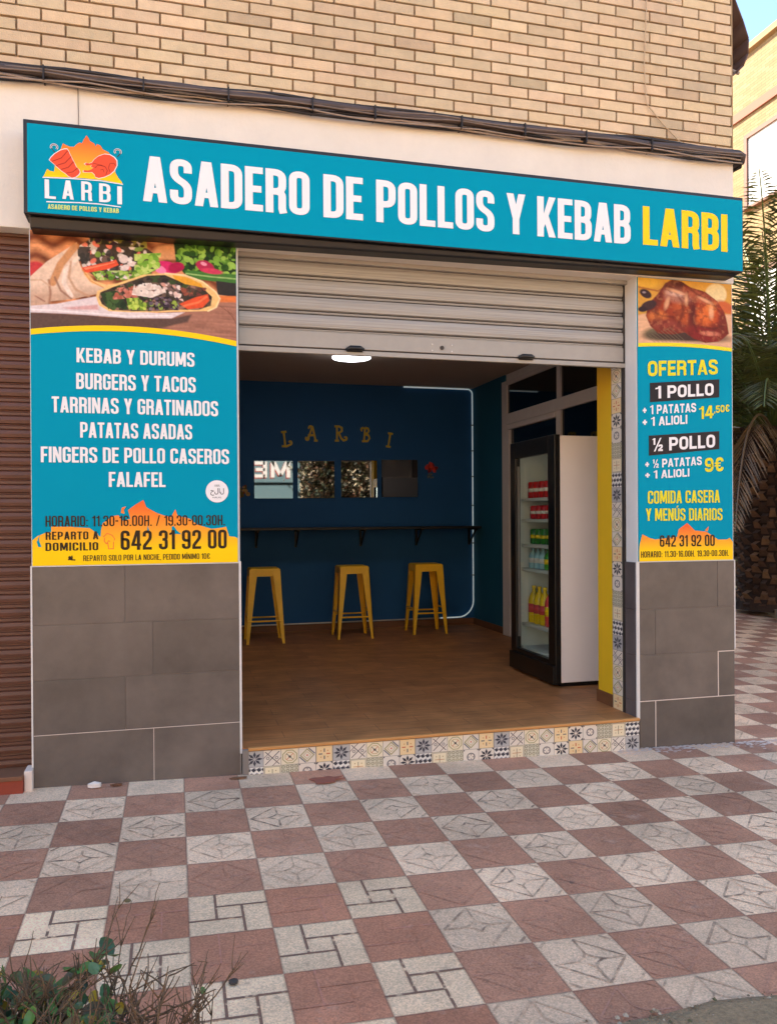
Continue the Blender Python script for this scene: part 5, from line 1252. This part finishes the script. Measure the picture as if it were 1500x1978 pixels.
# buildings across the street: they bounce the sun back on to the shaded facade
ob = thing("street_building", "cream building across the street, seen only in the shop's mirrors", "building")
p = MB(); p.box(-40, 34, -34, -21, -.4, 10); p.build("wall", "cream_render", ob)
for k in range(14):
    for zt in (2.6, 5.8, 9.0):
        p = MB(); p.box(-36+k*5, -34+k*5, -21, -20.96, zt-1.6, zt); p.build("window", "window_frame_brown", ob)
bush("street_hedge", 4.3, -11.3, gz(4.3,-11), 3.0, 2.2, 4.9, 17000, .15, [(46,52,30),(60,58,32),(36,44,26),(74,50,32)], "tall leafy hedge across the street, reflected in the two middle mirrors", "hedge", 31)
bs = thing("street_billboard", "pale teal billboard across the street, seen reversed in the leftmost mirror", "billboard", (1.98, -11.0, 0))
p = MB(); p.box(-.85, .85, -.03, .03, 1.75, 3.75); p.build("board", "awning_sign", bs)
p = MB(); p.tube([(-.6,-.07,-.4),(-.6,-.07,3.6)], .04, 8); p.build("post", "steel_dark", bs); p = MB(); p.tube([(.6,-.07,-.4),(.6,-.07,3.6)], .04, 8); p.build("post", "steel_dark", bs)
p = MB(); q = MB(); put_text(p, "ME", -.55, .55, 2.75, 3.25, 0, t=.2, gap=.1, wide=1.8); put_text(q, "ME", -.55, .55, 2.72, 3.22, 0, t=.2, gap=.1, wide=1.8)
p.box(-.62, .62, 0, .001, 2.52, 2.60); p.v = [(-a, .036+.002, b_) for a, y_, b_ in p.v]; q.v = [(-a-.03, .033, b_) for a, y_, b_ in q.v]
p.build("lettering", "white_vinyl", bs); q.build("lettering_edge", "darkred_vinyl", bs)

# ------------------------------------------------------------------ shrub in the foreground
sr_ = random.Random(12)
sh = thing("pruned_shrub", "half-bare pruned shrub with a few green leaves in the near left corner", "shrub", (.10, -2.86, gz(.1,-2.86)))
br_ = MB(); lf = MB(); tips = []
def twig(p, d, L, r, dep):
    n = 4; pth = [p.copy()]; q = p.copy(); dd = d.copy()
    for k in range(n):
        dd = (dd+Vector((sr_.gauss(0,.13), sr_.gauss(0,.13), sr_.gauss(.03,.10)))).normalized(); q = q+dd*L/n; pth.append(q.copy())
    br_.tube([tuple(x) for x in pth], [r*(1-.45*k/n) for k in range(n+1)], 6)
    if dep > 0:
        for k in range(sr_.choice([2,3,3])):
            i = sr_.choice([2,3,4]); nd = (dd+Vector((sr_.gauss(0,.75), sr_.gauss(0,.75), sr_.gauss(.25,.35)))).normalized()
            twig(pth[i], nd, L*sr_.uniform(.5,.8), r*.66, dep-1)
    else: tips.append((q, dd))
    if dep >= 1:
        for k in range(sr_.choice([1,2,3])):      # short spurs and pruned stubs
            b0 = pth[sr_.randint(1, n)]; d2 = (dd+Vector((sr_.gauss(0,.8), sr_.gauss(0,.8), sr_.gauss(.1,.4)))).normalized(); l2 = sr_.uniform(.012,.05)
            br_.tube([tuple(b0), tuple(b0+d2*l2)], [r*.5, r*.30], 5)
    if dep <= 1:
        for k in range(3): tips.append((pth[sr_.randint(1, n)], dd))
for k in range(110):
    a = sr_.uniform(0, 6.28); s_ = sr_.uniform(.06,.58)
    st0 = Vector((s_*.72*math.cos(a)+.02, s_*.45*math.sin(a), .02))
    d0 = Vector((math.cos(a)*.50+.02, math.sin(a)*.35, 1.0)).normalized()
    twig(st0, d0, sr_.uniform(.19,.28), sr_.uniform(.0045,.0075), 3)
# long low shoots reaching right
for k in range(5): twig(Vector((.32, sr_.uniform(-.1,.25), .10)), Vector((1, sr_.uniform(-.2,.2), .55)).normalized(), .17, .006, 2)
br_.build("branches", "bark", sh, smooth=True)
LC = [(96,104,50),(110,96,52),(70,112,50),(54,92,46),(96,132,62),(84,120,60),(60,86,52)]
nl = 0
for P, d in tips:
    low = P.z < .38 and P.x < .28
    if sr_.random() > (.26 if low else .012): continue
    c_ = (206,166,40) if sr_.random() < .08 else sr_.choice(LC); v_ = sr_.uniform(.75,1.2)
    a = (Vector((sr_.gauss(0,1), sr_.gauss(0,1), sr_.gauss(.2,.5)))).normalized(); nrm = (Vector((sr_.gauss(0,.5), sr_.gauss(-.4,.5), 1))).normalized(); b_ = nrm.cross(a).normalized(); s_ = sr_.uniform(.036,.064)*(1 if low else .6)
    nn = a.cross(b_)
    o0 = P; pts = [o0, o0+a*s_*.22+b_*s_*.26, o0+a*s_*.55+b_*s_*.34, o0+a*s_*.88+b_*s_*.18, o0+a*s_, o0+a*s_*.88-b_*s_*.18, o0+a*s_*.55-b_*s_*.34, o0+a*s_*.22-b_*s_*.26, o0+a*s_*.5-nn*s_*.10]
    lf.add([tuple(x) for x in pts], [(8,0,1),(8,1,2),(8,2,3),(8,3,4),(8,4,5),(8,5,6),(8,6,7),(8,7,0)], 0, rgb(*[min(255, x*v_) for x in c_]))
lf.build("leaves", "leaf", sh)

# ------------------------------------------------------------------ litter on the pavement
def litter(name, x, y, pts, col, h_, label, cat, yaw=0):
    p = MB(); n = len(pts); c, s = math.cos(yaw), math.sin(yaw); z = gz(x, y)+.006
    V = [(x+a*c-b_*s, y+a*s+b_*c) for a, b_ in pts]
    p.add([(a, b_, z) for a, b_ in V]+[(a, b_, z+h_) for a, b_ in V]+[(x, y, z+h_*1.6)], [(i, (i+1) % n, n+(i+1) % n, n+i) for i in range(n)]+[(n+i, n+(i+1) % n, 2*n) for i in range(n)], 0, col)
    o = p.build(name, "debris"); tag(o, label, cat)
litter("dry_leaf", 1.375, -.215, [(-.085,.035),(-.05,.05),(.0,.045),(.03,.06),(.06,.035),(.115,.04),(.07,.015),(.12,.0),(.06,-.01),(.05,-.05),(.0,-.06),(-.06,-.055),(-.055,-.01)], rgb(150,88,70), .004, "flat reddish dry leaf lying on the tiles in front of the step", "leaf")
litter("crumpled_paper", .125, -.075, [(-.035,0),(-.02,.015),(.01,.02),(.035,.008),(.03,-.012),(-.01,-.018)], rgb(226,212,198), .02, "small crumpled white paper at the foot of the left pillar", "litter")
litter("dry_leaf", .235, -.065, [(-.03,0),(0,.015),(.035,.008),(.03,-.012),(-.01,-.015)], rgb(110,70,44), .006, "brown dry leaf beside the crumpled paper at the left pillar", "leaf")
litter("bottle_cap", .725, -2.06, [(.016*math.cos(a), .016*math.sin(a)) for a in np.linspace(0, 5.6, 9)], rgb(70,62,56), .006, "small dark bottle cap on a cream pavement tile, front centre", "litter")
litter("dry_leaf", .9, -.085, [(-.05,0),(-.02,.016),(.05,.01),(.045,-.01),(-.02,-.014)], rgb(120,84,58), .005, "curled brown leaf at the left end of the step", "leaf")
# spilled lime-white dust along the foot of the right pillar
du = MB(); rr = random.Random(8)
for k in range(420):
    x = rr.uniform(3.35, 4.6); y = -.015-abs(rr.gauss(0, .05)); r = rr.uniform(.003, .013); z = gz(x, y)+.0016+k*.00001; t0 = rr.uniform(0, 6)
    du.add([(x+r*1.8*math.cos(t0+a)*rr.uniform(.5,1.1), y+r*.8*math.sin(t0+a)*rr.uniform(.5,1.1), z) for a in (0,.9,1.8,2.7,3.6,4.5,5.4)], [tuple(range(7))])
du.build("plaster_dust", "chalk", kind="stuff")
bpy.context.view_layer.update()
